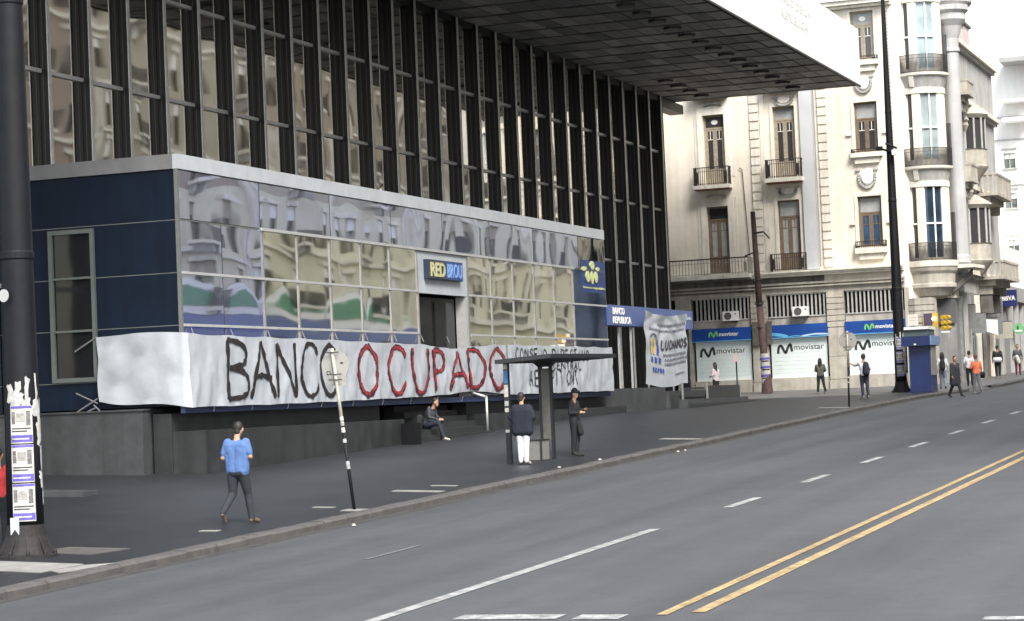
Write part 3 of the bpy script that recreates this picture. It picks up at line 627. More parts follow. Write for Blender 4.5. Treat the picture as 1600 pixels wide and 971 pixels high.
# ground floor: piers, shop windows, grilles
piers = [(31.2, 31.98), (27.30, 28.08), (23.40, 24.23), (20.2, 20.40), (33.6, 34.2)]
for a0, a1 in piers:
    cbx('pier', stone, (a0, a1, -.8, 4.76, .0, .5)); z = 2.0
    if a1-a0 > .5:
        for k in range(6): cbx('pier_stone', stone, (a0-.02, a1+.02, 3.02+.29*k, 3.27+.29*k, -.05, -.002))
        cbx('pier_stone', stone, (a0-.03, a1+.03, -.6, .42, -.05, -.002)); cbx('pier_stone', stone, (a0-.01, a1+.01, .45, 1.55, -.03, -.002)); cbx('pier_stone', stone, (a0-.01, a1+.01, 1.57, 2.98, -.03, -.002))
ops = [(28.12, 31.14), (24.28, 27.26), (20.42, 23.36)]
for i, (a0, a1) in enumerate(ops):
    cbx('stall_riser', stone, (a0, a1, -.6, .60, .06, .4)); cbx('spandrel_wall', stone, (a0, a1, 3.24, 3.62, .1, .4))
    gl = cbx('grille', black, (a0, a1, 3.60, 4.76, .32, .4))
    b0 = cbx('grille_bar', M('pale_grille_bar', (.42,.42,.40), .6, ns=5, na=.25), (a0+.08, a0+.155, 3.62, 4.74, .08, .16), gl)
    n_ = int((a1-a0-.2)/.205)
    for k in range(1, n_+1): cp(b0, (0, .205*k*KC, 0), gl)
    cbx('grille_rail', MATS['pale_grille_bar'], (a0+.03, a1-.03, 3.60, 3.66, .05, .079), gl); cbx('grille_rail', MATS['pale_grille_bar'], (a0+.03, a1-.03, 4.70, 4.75, .05, .079), gl)
    sh = cbx('shutter', shutter_m, (a0+.08, a1-.08, .64, 2.60, .14, .2)); cbx('shutter_foot', white_p, (a0+.08, a1-.08, .60, .66, .10, .138), sh)
    for k in range(9): cbx('shutter_slat_joint', M('shutter_joint', (.50,.57,.55), .7), (a0+.1, a1-.1, .84+.2*k, .847+.2*k, .134, .1395), sh)
    # M-shaped mark and lettering on the shutter (reads left to right, so a falls)
    L_ = a1-.42 if i != 0 else a1-.33
    mb = MB(KC, am); pts = [(L_, 1.82), (L_-.04, 2.12), (L_-.17, 2.20), (L_-.30, 1.95), (L_-.40, 1.86), (L_-.50, 2.10), (L_-.62, 2.26), (L_-.68, 2.10), (L_-.70, 1.90)]
    mb.ribbon(pts, .125, .133); mk(mb, 'm_mark', dark_p, sh)
    text('movistar', L_-.82, L_-2.32, 1.97, 2.24, .134, dark_p, sh, KC, am, ex=.004, flip=1)
    # fascia sign is a thing that hangs on the building
    sg = root('shop_sign', ['blue shop fascia with green M mark and white lettering over the leftmost shutter',
        'plain blue shop fascia with white cloud shapes along its lower edge, middle shutter',
        'blue shop fascia with green M mark partly hidden by the tall lamp column'][i], 'shop sign', (AU*KC, (a0+a1)/2*KC, 2.9*KC), 'blue shop fascias over the shutters')
    B('board', blue_sign, sg, (a0-.02, a1+.02, 2.62, 3.23, -.10, .1), KC, am); B('board_edge', sky_blue, sg, (a0-.02, a1+.02, 2.58, 2.617, -.10, .1), KC, am)
    if i != 1:
        c_ = (a0+a1)/2+.65-(.15 if i == 2 else 0); mb = MB(KC, am)
        mb.ribbon([(c_, 2.80), (c_-.03, 2.98), (c_-.11, 3.02), (c_-.19, 2.86), (c_-.24, 2.82), (c_-.30, 2.95), (c_-.37, 3.06), (c_-.42, 2.95), (c_-.43, 2.84)], .085, -.106); mk(mb, 'm_mark', green_p, sg)
        text('movistar', c_-.52, c_-1.52, 2.83, 3.02, -.105, white_p, sg, KC, am, ex=.006, bold=.02)
    else:
        for cx_, w_, h_ in ((a1-.25, .75, .26), (a1-1.4, .35, .06), (a0+.45, .9, .13)):
            mb = MB(KC, am); mb.ribbon([(min(a1, cx_+w_), 2.63), (cx_+w_*.3, 2.64+h_*.5), (cx_, 2.64+h_*.55), (cx_-w_*.6, 2.64+h_*.3), (max(a0, cx_-w_), 2.63)], h_*.6, -.104); mk(mb, 'cloud_print', sky_blue if w_ < .8 else M('cloud_white', (.45,.62,.80), .5), sg)
cbx('closed_panel', M('rusty_box', (.12,.10,.085), .8, ns=5, na=.5), (27.62, 28.02, 2.3, 3.45, -.20, -.05)); cbx('closed_panel', M('rusty_box', (0,0,0)), (27.05, 27.3, 2.3, 3.45, -.18, -.05))
mb = MB(KC); mb.tube((AU-.06, 28.9-.55, 11.2), (AU-.06, 28.2, 11.1), .02, n=5); mb.tube((AU-.06, 28.2, 11.1), (AU-.06, 28.0, 6.7), .02, n=5); mk(mb, 'cable', iron, cb)
mb = MB(KC); mb.tube((AU-.2, 24.40, 6), (AU-.2, 24.40, 18.5), .035, n=6); mk(mb, 'downpipe', M('lead_pipe', (.30,.31,.33), .6), cb)
for k, (v_, z_) in enumerate(((24.9+.25, 3.62), (28.72, 3.57))):
    ac = root('air_conditioner', ['white air conditioning unit on the middle shop grille', 'white air conditioning unit on the leftmost shop grille'][k], 'air conditioner', (AU*KC, v_*KC, z_*KC), 'air conditioners on the shop grilles')
    B('casing', white_p, ac, (v_, v_+.78, z_, z_+.48, -.28, .04), KC, am)
    mb = MB(KC, am); mb.loft([[(v_+.50+.19*math.cos(q), z_+.24+.19*math.sin(q), dd) for q in np.linspace(0, 2*math.pi, 12, endpoint=False)] for dd in (-.282, -.30)]); mk(mb, 'fan_grille', M('fan_dark', (.09,.09,.09), .7), ac)
    B('logo_plate', M('fan_dark', (0,0,0)), ac, (v_+.08, v_+.16, z_+.3, z_+.36, -.286, -.281), KC, am); B('bracket', iron, ac, (v_+.05, v_+.73, z_-.05, z_-.002, -.3, .04), KC, am)
# bow bay on the chamfered corner
CX, CY = 110.15, 19.38
rr = math.radians
def seg(name, mat, r0, r1, z0, z1, d0, d1, n=5, parent=None, cx=CX, cy=CY):
    mb = MB(KC); A_ = [rr(d0+(d1-d0)*i/n) for i in range(n+1)]
    mb.loft([[(cx-r0*math.cos(t), cy-r0*math.sin(t), z0) for t in A_]+[(cx-(r0-.09)*math.cos(t), cy-(r0-.09)*math.sin(t), z0) for t in A_[::-1]],
             [(cx-r1*math.cos(t), cy-r1*math.sin(t), z1) for t in A_]+[(cx-(r1-.09)*math.cos(t), cy-(r1-.09)*math.sin(t), z1) for t in A_[::-1]]])
    return mk(mb, name, mat, parent or cb)
mb = MB(KC); mb.loft([[(AU+.03, 20.35, z), (110.95, 18.25, z), (112, 18.3, z), (112, 20.35, z)] for z in (4.2, 24)]); mk(mb, 'chamfer_wall', stucco, cb)
mb = MB(KC); mb.loft([[(AU+.4, 20.3, z), (111.0, 18.35, z), (112, 18.4, z), (112, 20.3, z)] for z in (-.6, 4.198)]); mk(mb, 'chamfer_base', grey_shop, cb)
mb = MB(KC); mb.loft([[(AU+.62, 19.75, z), (110.85, 18.3, z), (110.95, 18.4, z), (AU+.72, 19.85, z)] for z in (2.95, 4.15)]); mk(mb, 'dark_fascia_panel', M('entry_panel_grey', (.09,.09,.095), .6), cb)
R0 = 1.15
fl = [(6.0, 6.15, 9.62, 10.55), (10.62, 10.95, 14.2, 15.05), (15.2, 15.42, 18.7, 19.2)]
for k, (zb, w0, w1, zt) in enumerate(fl):
    seg('bay_apron', stucco_w, R0, R0, zb, w0, -88, 95, 16); seg('bay_lintel', stucco_w, R0+.04, R0+.04, w1, w1+.28, -88, 95, 16); seg('bay_corbel', stucco_g, R0+.0, R0+.18, w1+.285, zt-.005, -88, 95, 16)
    for a, b in ((-88, -34), (-13, 6), (55, 95)): seg('bay_pier', stucco, R0, R0, w0, w1, a, b, 5)
    for a, b in ((-34, -13), (6, 31), (31, 55)):
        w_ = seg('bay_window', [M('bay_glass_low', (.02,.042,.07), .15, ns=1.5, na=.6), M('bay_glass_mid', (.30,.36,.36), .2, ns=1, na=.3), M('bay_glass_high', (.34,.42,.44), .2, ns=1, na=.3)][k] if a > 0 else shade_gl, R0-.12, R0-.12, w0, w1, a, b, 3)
        for e0, e1 in ((a, a+2), (b-2, b)): seg('frame', white_p, R0-.05, R0-.05, w0, w1, e0, e1, 1, w_)
        seg('frame', white_p, R0-.04, R0-.04, (w0+w1)/2-.10, (w0+w1)/2-.02, a+2, b-2, 3, w_)
    for q in (-42, -9): seg('bay_console', stucco_w, R0+.10, R0+.24, w1+.32, zt-.01, q-5, q+5, 2)
    mb = MB(KC); A_ = [rr(-75+5.5*i) for i in range(31)]   # slab
    mb.loft([[(CX-(R0+r)*math.cos(t), CY-(R0+r)*math.sin(t), z) for t in A_]+[(CX, CY, z)] for r, z in ((.20, zb-.17 if k else 5.66), (.28, zb-.12 if k else 5.72), (.30, zb))]); mk(mb, 'bay_balcony_slab', stucco_w, cb)
    mb = MB(KC)
    for i in range(66):
        t = rr(-75+2.5*i); r = R0+.24; x, y = CX-r*math.cos(t), CY-r*math.sin(t)
        mb.box(x-.013, x+.013, y-.013, y+.013, zb, zb+.88)
        t2 = rr(-75+2.5*(i+1)); x2, y2 = CX-r*math.cos(t2), CY-r*math.sin(t2)
        for z in (zb+.05, zb+.70, zb+.87): mb.tube((x, y, z), (x2, y2, z), .020 if z > zb+.8 else .012, n=4)
    mk(mb, 'bay_railing', iron, cb, 'stuff')
mb = MB(KC); A_ = [rr(-80+6*i) for i in range(30)]
mb.loft([[(CX-r*math.cos(t), CY-r*math.sin(t), z) for t in A_]+[(CX+.6, CY-.3, z)] for r, z in ((.62, 4.15), (.95, 4.30), (1.15, 4.62), (1.30, 4.70), (1.30, 4.86), (1.22, 4.90), (1.26, 5.35), (1.36, 5.50), (1.40, 5.655))]); mk(mb, 'bay_base', stone, cb)
mb = MB(KC); mb.loft([[(AU+.02, 20.18, z), (AU-.12, 19.9, z), (AU-.06, 19.1, z), (AU+.4, 19.05, z), (AU+.9, 19.0, z), (AU+.9, 20.18, z)] for z in (-.6, 4.2)]); mk(mb, 'corner_pier', stone, cb)
for k in range(4): 
    mb = MB(KC); mb.loft([[(AU-.03, 20.2, z), (AU-.17, 19.9, z), (AU-.11, 19.08, z), (AU+.4, 19.0, z)] for z in (3.0+.29*k, 3.25+.29*k)]); mk(mb, 'pier_stone', stone, cb)
cm = MB(KC); cm.lathe(111.0, 17.95, [(.46, 5.9), (.46, 6.2), (.40, 6.3), (.385, 16.3), (.45, 16.35), (.45, 16.5), (.40, 16.55), (.42, 17.0), (.60, 17.6), (.80, 17.9), (.80, 18.2), (.95, 18.35), (.95, 18.6)], 24); mk(cm, 'corner_column', M('shaded_column_stucco', (.46,.46,.455), .85, ns=1, na=.12, streak=.2), cb, smooth=False)  # column's shade put into a greyer stucco than the front's
cm = MB(KC); cm.lathe(111.6, 18.4, [(1.3, 18.6), (1.5, 18.8), (1.5, 19.1), (1.2, 19.15), (1.2, 24)], 24); mk(cm, 'corner_tower', stucco_g, cb)
for z0, z1 in ((6.39, 8.38), (10.97, 12.78), (15.41, 17.15)):
    mb = MB(KC); mb.loft([[(110.35, 18.35, z), (110.35, 18.1, z), (110.5, 18.05, z), (110.6, 18.35, z)] for z in (z0, z1)]); mk(mb, 'slit_window', shade_gl, cb)
mb = MB(KC); mb.loft([[(110.2, 18.4, z), (110.2, 17.2, z), (112.2, 17.0, z), (113.4, 17.2, z), (113.4, 18.3, z)] for z in (5.62, 5.78)]); mk(mb, 'corner_cornice', stucco_w, cb)
mb = MB(KC); mb.loft([[(110.5, 18.4, 4.35), (110.75, 18.4, 4.35), (110.75, 18.4, 4.6), (110.5, 18.4, 4.6)], [(110.8, 17.4, 5.2), (111.05, 17.4, 5.2), (111.05, 17.4, 5.6), (110.8, 17.4, 5.6)]]); mk(mb, 'diagonal_bracket', dark_stucco, cb)
cbx('shaded_entry_panel', M('entry_panel_grey', (.13,.13,.135), .6), (18.35, 18.68, 3.1, 4.45, 1.2, 1.3)) if False else None
# street side of the same building, seen very obliquely
sw = lambda a, c, d: (a, 18.35+d, c)
def sx(name, mat, box, parent=None): return B(name, mat, parent or cb, box, KC, sw)
ops2 = [(113.4, 114.8, 6.3, 9.4), (113.4, 114.8, 10.9, 13.6), (113.4, 114.8, 15.0, 17.2), (117.2, 118.4, 6.6, 8.9), (119.6, 120.8, 6.6, 8.9), (122.6, 123.8, 6.6, 8.9), (117.2, 118.4, 11.4, 13.6), (122.6, 123.8, 11.4, 13.6), (119.6, 120.8, 11.4, 13.6)]
mb = MB(KC, sw); wallgrid(mb, 111, 127, 4.6, 17.4, ops2, .35); mk(mb, 'street_wall', stucco_g, cb)  # greyer than the cream front: its shade is put into the colour
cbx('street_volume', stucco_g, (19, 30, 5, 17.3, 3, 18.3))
for o in ops2:
    a = sx('street_window', shade_gl, (*o, .25, .3)); sx('frame', stucco_w, ((o[0]+o[1])/2-.04, (o[0]+o[1])/2+.04, o[2], o[3], .2, .248), a); sx('frame', stucco_w, (o[0], o[1], o[3]-.7, o[3]-.62, .2, .247), a)
for z in (5.5, 10.0, 14.4, 17.3): sx('street_cornice', stucco_w, (112.2, 127.1, z, z+.22, -.35, -.003)); sx('street_cornice', stucco_g, (112.2, 127.05, z-.16, z-.002, -.2, -.003))
# projecting oriel and stone balconies
def stone_balcony(u0, u1, z0, z1, out_):
    sx('stone_balcony', stone, (u0, u1, z0, z0+.16, -out_, -.003)); sx('stone_balcony', stone, (u0+.25, u1-.25, z0-.3, z0-.002, -out_*.65, -.003)); sx('balcony_cap', stone, (u0, u1, z1-.12, z1, -out_, -out_+.16))
    sx('balcony_cap', stone, (u0, u0+.16, z1-.12, z1, -out_+.162, -.003))
    sx('balcony_panel', stone, (u0+.02, u0+.12, z0+.162, z1-.122, -out_+.02, -.003)) if u0 < 117 else None
    b = sx('baluster', stone, (u0+.05, u0+.2, z0+.162, z1-.122, -out_+.02, -out_+.14))
    n_ = int((u1-u0-.3)/.42)
    for k in range(1, n_+1): cp(b, (.42*k*KC, 0, 0), cb)
    if u0 >= 117:
        for k in range(3): cp(b, (0, (.27+.3*k)*KC, 0), cb)
    for a in (u0+.4, u1-.8): sx('balcony_console', stone, (a, a+.35, z0-.75, z0-.302, -out_*.5, -.003))
stone_balcony(118.6, 124.0, 9.75, 10.95, 1.25); stone_balcony(118.6, 124.4, 5.35, 6.35, 1.35); stone_balcony(113.3, 115.3, 10.1, 11.05, .8); stone_balcony(113.3, 115.3, 14.5, 15.3, .8)
for z0, z1 in ((6.3, 9.0), (11.2, 13.7)):
    mb = MB(KC); mb.lathe(117.6, 18.35, [(.5, z0-.7), (.95, z0-.1), (1.0, z0), (.92, z0+.05), (.92, z0+.85), (.98, z0+.9)], 14, 0, math.pi); mk(mb, 'oriel_base', stone, cb)
    mb = MB(KC); mb.lathe(117.6, 18.35, [(.86, z0+.9), (.86, z1)], 14, 0, math.pi); o = mk(mb, 'oriel_glazing', shade_gl, cb)
    mb = MB(KC); mb.lathe(117.6, 18.35, [(.95, z1), (1.1, z1+.2), (1.0, z1+.3), (.3, z1+.75)], 14, 0, math.pi); mk(mb, 'oriel_roof', stone, cb)
    for q in range(0, 181, 30):
        t = rr(q); x, y = 117.6-.9*math.cos(t), 18.35-.9*math.sin(t); mb = MB(KC); mb.tube((x, y, z0+.88), (x, y, z1), .06, n=6); mk(mb, 'oriel_mullion', stucco_g, o)
for k, (u_, z_, s_) in enumerate(((115.6, 14.1, .55), (116.2, 9.9, .5), (121.5, 9.2, .55), (119, 14.0, .5), (115.9, 13.3, .4))):
    mb = MB(KC); mb.lathe(u_, 18.2, [(.05, z_-s_), (s_*.5, z_-.2*s_), (s_*.35, z_+.2*s_), (s_*.6, z_+s_*.5), (.1, z_+s_)], 9); mk(mb, 'carved_bracket', stone, cb)
# attic and pink gable behind
mb = MB(KC); mb.loft([[(a, 18.6, 17.4), (a, 18.6, 18.6), (a, 19.6, 20.3), (a, 22, 20.8), (a, 24, 17.4)] for a in (114.5, 119.5)]); mk(mb, 'pink_mansard', M('pale_pink_stucco', (.55,.47,.44), .85), cb)
sx('attic_chimney', M('pale_pink_stucco', (0,0,0)), (120.5, 122.4, 17.4, 19.2, .4, 2.0)); sx('attic_chimney_cap', dark_stucco, (120.3, 122.6, 19.2, 19.35, .3, 2.1)); sx('attic_box', white_p, (119.6, 120.9, 19.36, 20.3, .8, 2.0))
# ground floor of the street side: shopfronts, signs on brackets
sx('street_ground_wall', grey_shop, (111.2, 127, -.5, 4.6, .0, .4))
for a, b, z0, z1, d, mt in ((112.0,112.5,-.2,4.3,-.15,steel),(113.1,113.3,-.2,4.5,-.25,stucco_g),(114.3,114.6,-.2,4.4,-.2,stucco_g),(117.0,117.5,-.2,4.5,-.22,stucco_w),(121.4,122.0,.1,4.3,-.25,stucco_w),(119.0,119.3,0,4.3,-.18,steel),(125.0,125.6,.1,4.5,-.2,stucco_g)):
    sx('shopfront_pilaster', mt, (a, b, z0, z1, d, -.004))
sx('shop_doorway', black, (118.0, 118.9, 0, 2.5, -.05, -.003)); sx('shop_doorway', M('brown_door_glass', (.12,.075,.05), .4), (119.4, 121.2, 0, 2.5, -.06, -.003)); sx('shop_doorway', darkglass, (115.0, 116.4, 0, 2.4, -.06, -.003)); sx('shop_doorway', M('pale_poster_glass', (.30,.36,.38), .4), (116.4, 116.9, .1, 2.4, -.08, -.003))
for k, (a, z0, z1, o_, mt, tx) in enumerate(((113.7, 2.7, 3.9, .5, MATS['grey_shopfront'], ''), (115.7, 2.5, 3.5, .7, steel, ''), (117.9, 2.4, 3.3, .95, cream_w, ''), (120.6, 2.5, 3.6, .8, steel, ''), (122.9, 2.3, 3.2, 1.0, M('dull_cream_sign', (.42,.40,.33), .6), ''), (118.9, 3.6, 4.5, .6, dark_stucco, ''), (121.9, 3.5, 4.6, .55, dark_stucco, ''))):
    lab = ['narrow grey projecting sign nearest the corner column', 'steel grey projecting sign beside the oriel bay', 'large pale tilted projecting sign board over the doorway', 'steel grey projecting sign beyond the pale tilted board', 'dull cream box sign farthest along the obliquely seen shopfronts', 'small dark upper sign above the pale tilted board', 'small dark upper sign above the dull cream box'][k]
    pj = root('projecting_sign', lab, 'sign', (a*KC, 18*KC, z0*KC), 'projecting signs along the side shopfronts')
    mb = MB(KC); o2 = .35 if k == 2 else 0
    mb.loft([[(x, 18.3, z0+o2), (x, 18.3, z1), (x, 18.3-o_, z1-o2*.3), (x, 18.3-o_, z0)] for x in (a, a+.14)]); mk(mb, 'board', mt, pj)
    B('bracket', iron, pj, (a+.03, a+.09, 18.3-o_, 18.34, z1+.002, z1+.04), KC)
# low bank building farther along, and the white tower behind it
lb = root('bank_branch', 'low grey bank branch with vertical ribs and pale upper wall at the right edge', 'building', (140, 19, .5))
B('ground_floor', M('ribbed_grey_wall', (.25,.25,.245), .8, ns=1, na=.15), lb, (133.4, 165, 19.1, 40, -.2, 4.7)); B('upper_wall', cream_w, lb, (133.4, 165, 19.15, 40, 5.55, 8.0))
B('lintel_band', M('lintel_grey', (.33,.33,.32), .8, ns=1), lb, (133.4, 165, 18.75, 40, 4.702, 5.548))
for k in range(9): B('rib', M('pale_rib', (.42,.42,.41), .8), lb, (134.3+2.3*k, 134.6+2.3*k, 18.85, 19.098, 0, 4.7))
bs = root('bank_sign', 'square navy projecting sign with white four-letter lettering at the far right', 'sign', (133.2, 18.8, 4.4))
B('board', M('navy_sign', (.02,.025,.12), .4), bs, (133.1, 133.3, 18.40, 19.32, 4.36, 5.32)); B('arm', iron, bs, (133.15, 133.25, 19.322, 19.6, 4.8, 4.9))
text('BBVA', 19.24, 18.48, 4.70, 4.98, -.004, white_p, bs, 1, lambda a, c, d: (133.1+d, a, c), bold=.03)
gs = root('round_sign', 'round green projecting sign with a white mark on the far right wall', 'sign', (136, 18.3, 3.2))
mb = MB(1); mb.loft([[(x, 18.50+.33*math.cos(q), 3.05+.33*math.sin(q)) for q in np.linspace(0, 2*math.pi, 20, endpoint=False)] for x in (134, 134.12)]); mk(mb, 'disc', M('mint_green_sign', (.20,.48,.22), .5), gs)
B('cross', white_p, gs, (133.985, 133.998, 18.30, 18.72, 2.86, 2.97)); B('cross', M('dark_green_print', (.02,.12,.04), .5), gs, (133.98, 133.997, 18.50, 18.60, 3.0, 3.2)); B('arm', iron, gs, (134.03, 134.09, 18.85, 19.1, 3.0, 3.06))
tw = root('white_tower', 'white modern apartment block with square windows and grey eaves, right edge of the picture', 'building', (150, 20, 4))
mb = MB(1, lambda a, c, d: (150+d, a, c)); wt = [(20.37,21.12,14.05,15.05),(20.38,21.17,11.4,12.4),(20.40,21.1,8.3,9.3),(18.6,19.5,14.05,15.05),(18.6,19.5,11.4,12.4),(18.6,19.5,8.3,9.3)]
wallgrid(mb, 17.5, 23.5, 1, 20.8, wt, .3); mk(mb, 'wall', cream_w, tw); B('body', cream_w, tw, (150.31, 175, 17.5, 40, 1, 20.8)); B('body', cream_w, tw, (150.02, 150.3, 23.5, 40, 1, 20.8))
tm = lambda a, c, d: (150+d, a, c)
for a0, a1, z0, z1 in wt:
    w_ = B('window', M('tower_glass', (.16,.18,.17), .15, ns=2, na=.6), tw, (a0, a1, z0, z1, .2, .25), 1, tm); B('blind', white_p, w_, (a0+.03, a1-.03, z1-.38, z1-.02, .15, .198), 1, tm); B('frame', alu, w_, ((a0+a1)/2-.03, (a0+a1)/2+.03, z0, z1, .1, .149), 1, tm)
    B('window_sill', stucco_g, tw, (a0-.12, a1+.12, z0-.10, z0-.002, -.12, -.003), 1, tm); B('window_hood', stucco_g, tw, (a0-.12, a1+.12, z1+.25, z1+.32, -.12, -.003), 1, tm)
for z in (12.9, 17.4, 15.9): B('string_line', stucco_g, tw, (17.4, 22.0, z, z+.06, -.10, -.003), 1, tm)
B('eaves', M('eaves_grey', (.33,.33,.31), .8), tw, (147.8, 176, 16.5, 20.8, 20.802, 21.1)); B('upper_storey', cream_w, tw, (152, 175, 19.4, 40, 21.102, 22.2))
B('balcony', cream_w, tw, (148.6, 149.99, 19.2, 20.9, 17.0, 17.25)); B('balcony', cream_w, tw, (148.6, 149.99, 19.2, 20.9, 18.3, 18.42)); 
# ------------------------------------------------------------------ the opposite side of the avenue (seen in the mirror glass)
om = lambda a, c, d: (a, -7-d, c)
cols5 = [M('tan_stucco', (.36,.30,.215), .9, ns=.5, na=.12, streak=.15), M('buff_stucco', (.42,.37,.285), .9, ns=.5, na=.1, streak=.15), M('rosy_stucco', (.34,.27,.22), .9, ns=.5, na=.1, streak=.2), M('ochre_stucco', (.43,.385,.29), .9, ns=.5, na=.12, streak=.15), stucco_g]
OB = [(40, 66, 30, 0, 'plain tan apartment block, nearest on the opposite side, seen in the mirror glass'), (66.2, 92, 33, 1, 'buff apartment block with stone balconies, seen in the mirror glass'), (92.2, 116, 31, 2, 'rosy apartment block on the opposite side, seen in the upper mirror glass'),
      (116.2, 140, 34, 3, 'ochre block with green and white shop sign, seen in the lower mirror glass'), (140.2, 174, 33, 0, 'broad tan block beyond the green sign, seen in the mirror glass'), (174.2, 196, 19.5, 1, 'low buff building leaving a bright gap of sky in the mirror glass'), (196.2, 225, 36, 4, 'grey stucco block at the far end of the opposite row'), (225.2, 270, 34, 3, 'ochre block farthest along the opposite row')]
for u0, u1, H_, ci, lab in OB:
    ob = root('opposite_building', lab, 'building', (u0, -8, zr(u0)), 'buildings across the avenue')
    n_ = int((u1-u0)/3.5); st_ = (u1-u0)/n_; ops_ = []
    z = zr(u0)+6.3; zz_ = []
    while z < H_-3: zz_.append(z); z += 3.7
    for i in range(n_):
        c_ = u0+st_*(i+.5)
        for z in zz_: ops_.append((c_-.6, c_+.6, z, z+2.6))
        ops_.append((c_-1.3, c_+1.3, zr(u0)-.3, zr(u0)+3.6))
    zm = zz_[2]-.5 if len(zz_) > 2 else H_-1
    mb = MB(1, om); wallgrid(mb, u0, u1, zr(u0)-1, zm, [o for o in ops_ if o[3] < zm], .35); mk(mb, 'lower_wall', M('pale_lower_wall', (.66,.62,.48), .9, ns=.5, na=.12, streak=.2), ob)  # lower storeys made paler to brighten their reflection in the gold panes
    mb = MB(1, om); wallgrid(mb, u0, u1, zm, H_, [o for o in ops_ if o[2] > zm], .35); mk(mb, 'wall', cols5[ci], ob)
    B('volume', cols5[ci], ob, (u0, u1, zr(u0)-1, H_-.02, .36, 14), 1, om)
    B('cornice', stucco_w, ob, (u0+.01, u1-.01, H_-.6, H_+.1, -.7, -.003), 1, om); B('cornice', stucco_w, ob, (u0+.01, u1-.01, zr(u0)+5.2, zr(u0)+5.6, -.5, -.003), 1, om)
    for z in zz_[1::2]: B('string_course', stucco_w, ob, (u0+.01, u1-.01, z-.62, z-.36, -.28, -.003), 1, om)
    for i in range(0, n_+1, 3): B('pilaster_strip', stucco_w, ob, (max(u0+.01, u0+st_*i-.3), min(u1-.01, u0+st_*i+.3), zr(u0)+5.62, H_-.62, -.2, -.004), 1, om)
    wp = bp_ = None
    for o in ops_:
        if o[3]-o[2] > 3: B('shop_window', darkglass, ob, (*o, .25, .3), 1, om); continue
        l = (o[0], 0, o[2])
        if wp is None:
            wp = B('window', darkglass, ob, (0, 1.2, 0, 2.5, .25, .3), 1, om); WL[wp.name] = wl(ob)
            s1 = B('frame', wood, wp, (.56, .64, 0, 2.5, .2, .248), 1, om); s2 = B('shutter_box', white_p if ci % 2 else wood_lt, wp, (0, 1.2, 1.7, 2.5, .14, .199), 1, om)
            s3 = B('surround', stucco_w, wp, (-.25, 1.45, 2.52, 2.8, -.16, -.003), 1, om); wp.location = l
        else:
            w_ = cp(wp, l, ob); cp(s1, (0,0,0), w_); cp(s2, (0,0,0), w_); cp(s3, (0,0,0), w_)
        if int((o[0]-u0)/st_) % 3 == 1 or ci == 1:
            if bp_ is None:
                bp_ = B('balcony', stucco_w, ob, (-.5, 1.7, -.22, 0, -1.0, -.003), 1, om); mb = MB(1, om)
                for k in range(16): mb.box(-.48+.142*k, -.44+.142*k, 0, .95, -.98, -.94)
                mb.box(-.5, 1.7, .95, 1.0, -1.0, -.92); b1 = mk(mb, 'railing', iron, bp_, 'stuff'); b3 = B('console', stucco_g, bp_, (-.2, .1, -.75, -.22, -.7, -.003), 1, om); b4 = B('console', stucco_g, bp_, (1.1, 1.4, -.75, -.22, -.7, -.003), 1, om); bp_.location = l
            else:
                b_ = cp(bp_, l, ob); [cp(x, (0,0,0), b_) for x in (b1, b3, b4)]
mb = None
sg = root('shop_awning_sign', 'long green and white shop sign across the avenue, seen in the gold mirror glass', 'shop sign', (122, -6.5, 5)); 
for k in range(5):
    a = 104+6.6*k; mb = MB(1, om); mb.loft([[(a, 5.3, d), (a, 6.1, d), (a+1.3, 6.9, d), (a+3.1, 7.25, d), (a+4.9, 6.9, d), (a+6.2, 6.1, d), (a+6.2, 5.3, d)] for d in (-.8, -.4)]); mk(mb, 'sign_arch', white_p, sg)
    mb = MB(1, om); mb.loft([[(a+.35, 5.75, d), (a+.35, 6.0, d), (a+1.5, 6.6, d), (a+3.1, 6.9, d), (a+4.7, 6.6, d), (a+5.85, 6.0, d), (a+5.85, 5.75, d)] for d in (-.86, -.802)]); mk(mb, 'sign_face', M('sign_green', (.03,.22,.11), .5), sg)
B('lower_board', blue_sign, sg, (96, 140, 4.0, 5.25, -.9, -.4), 1, om); 
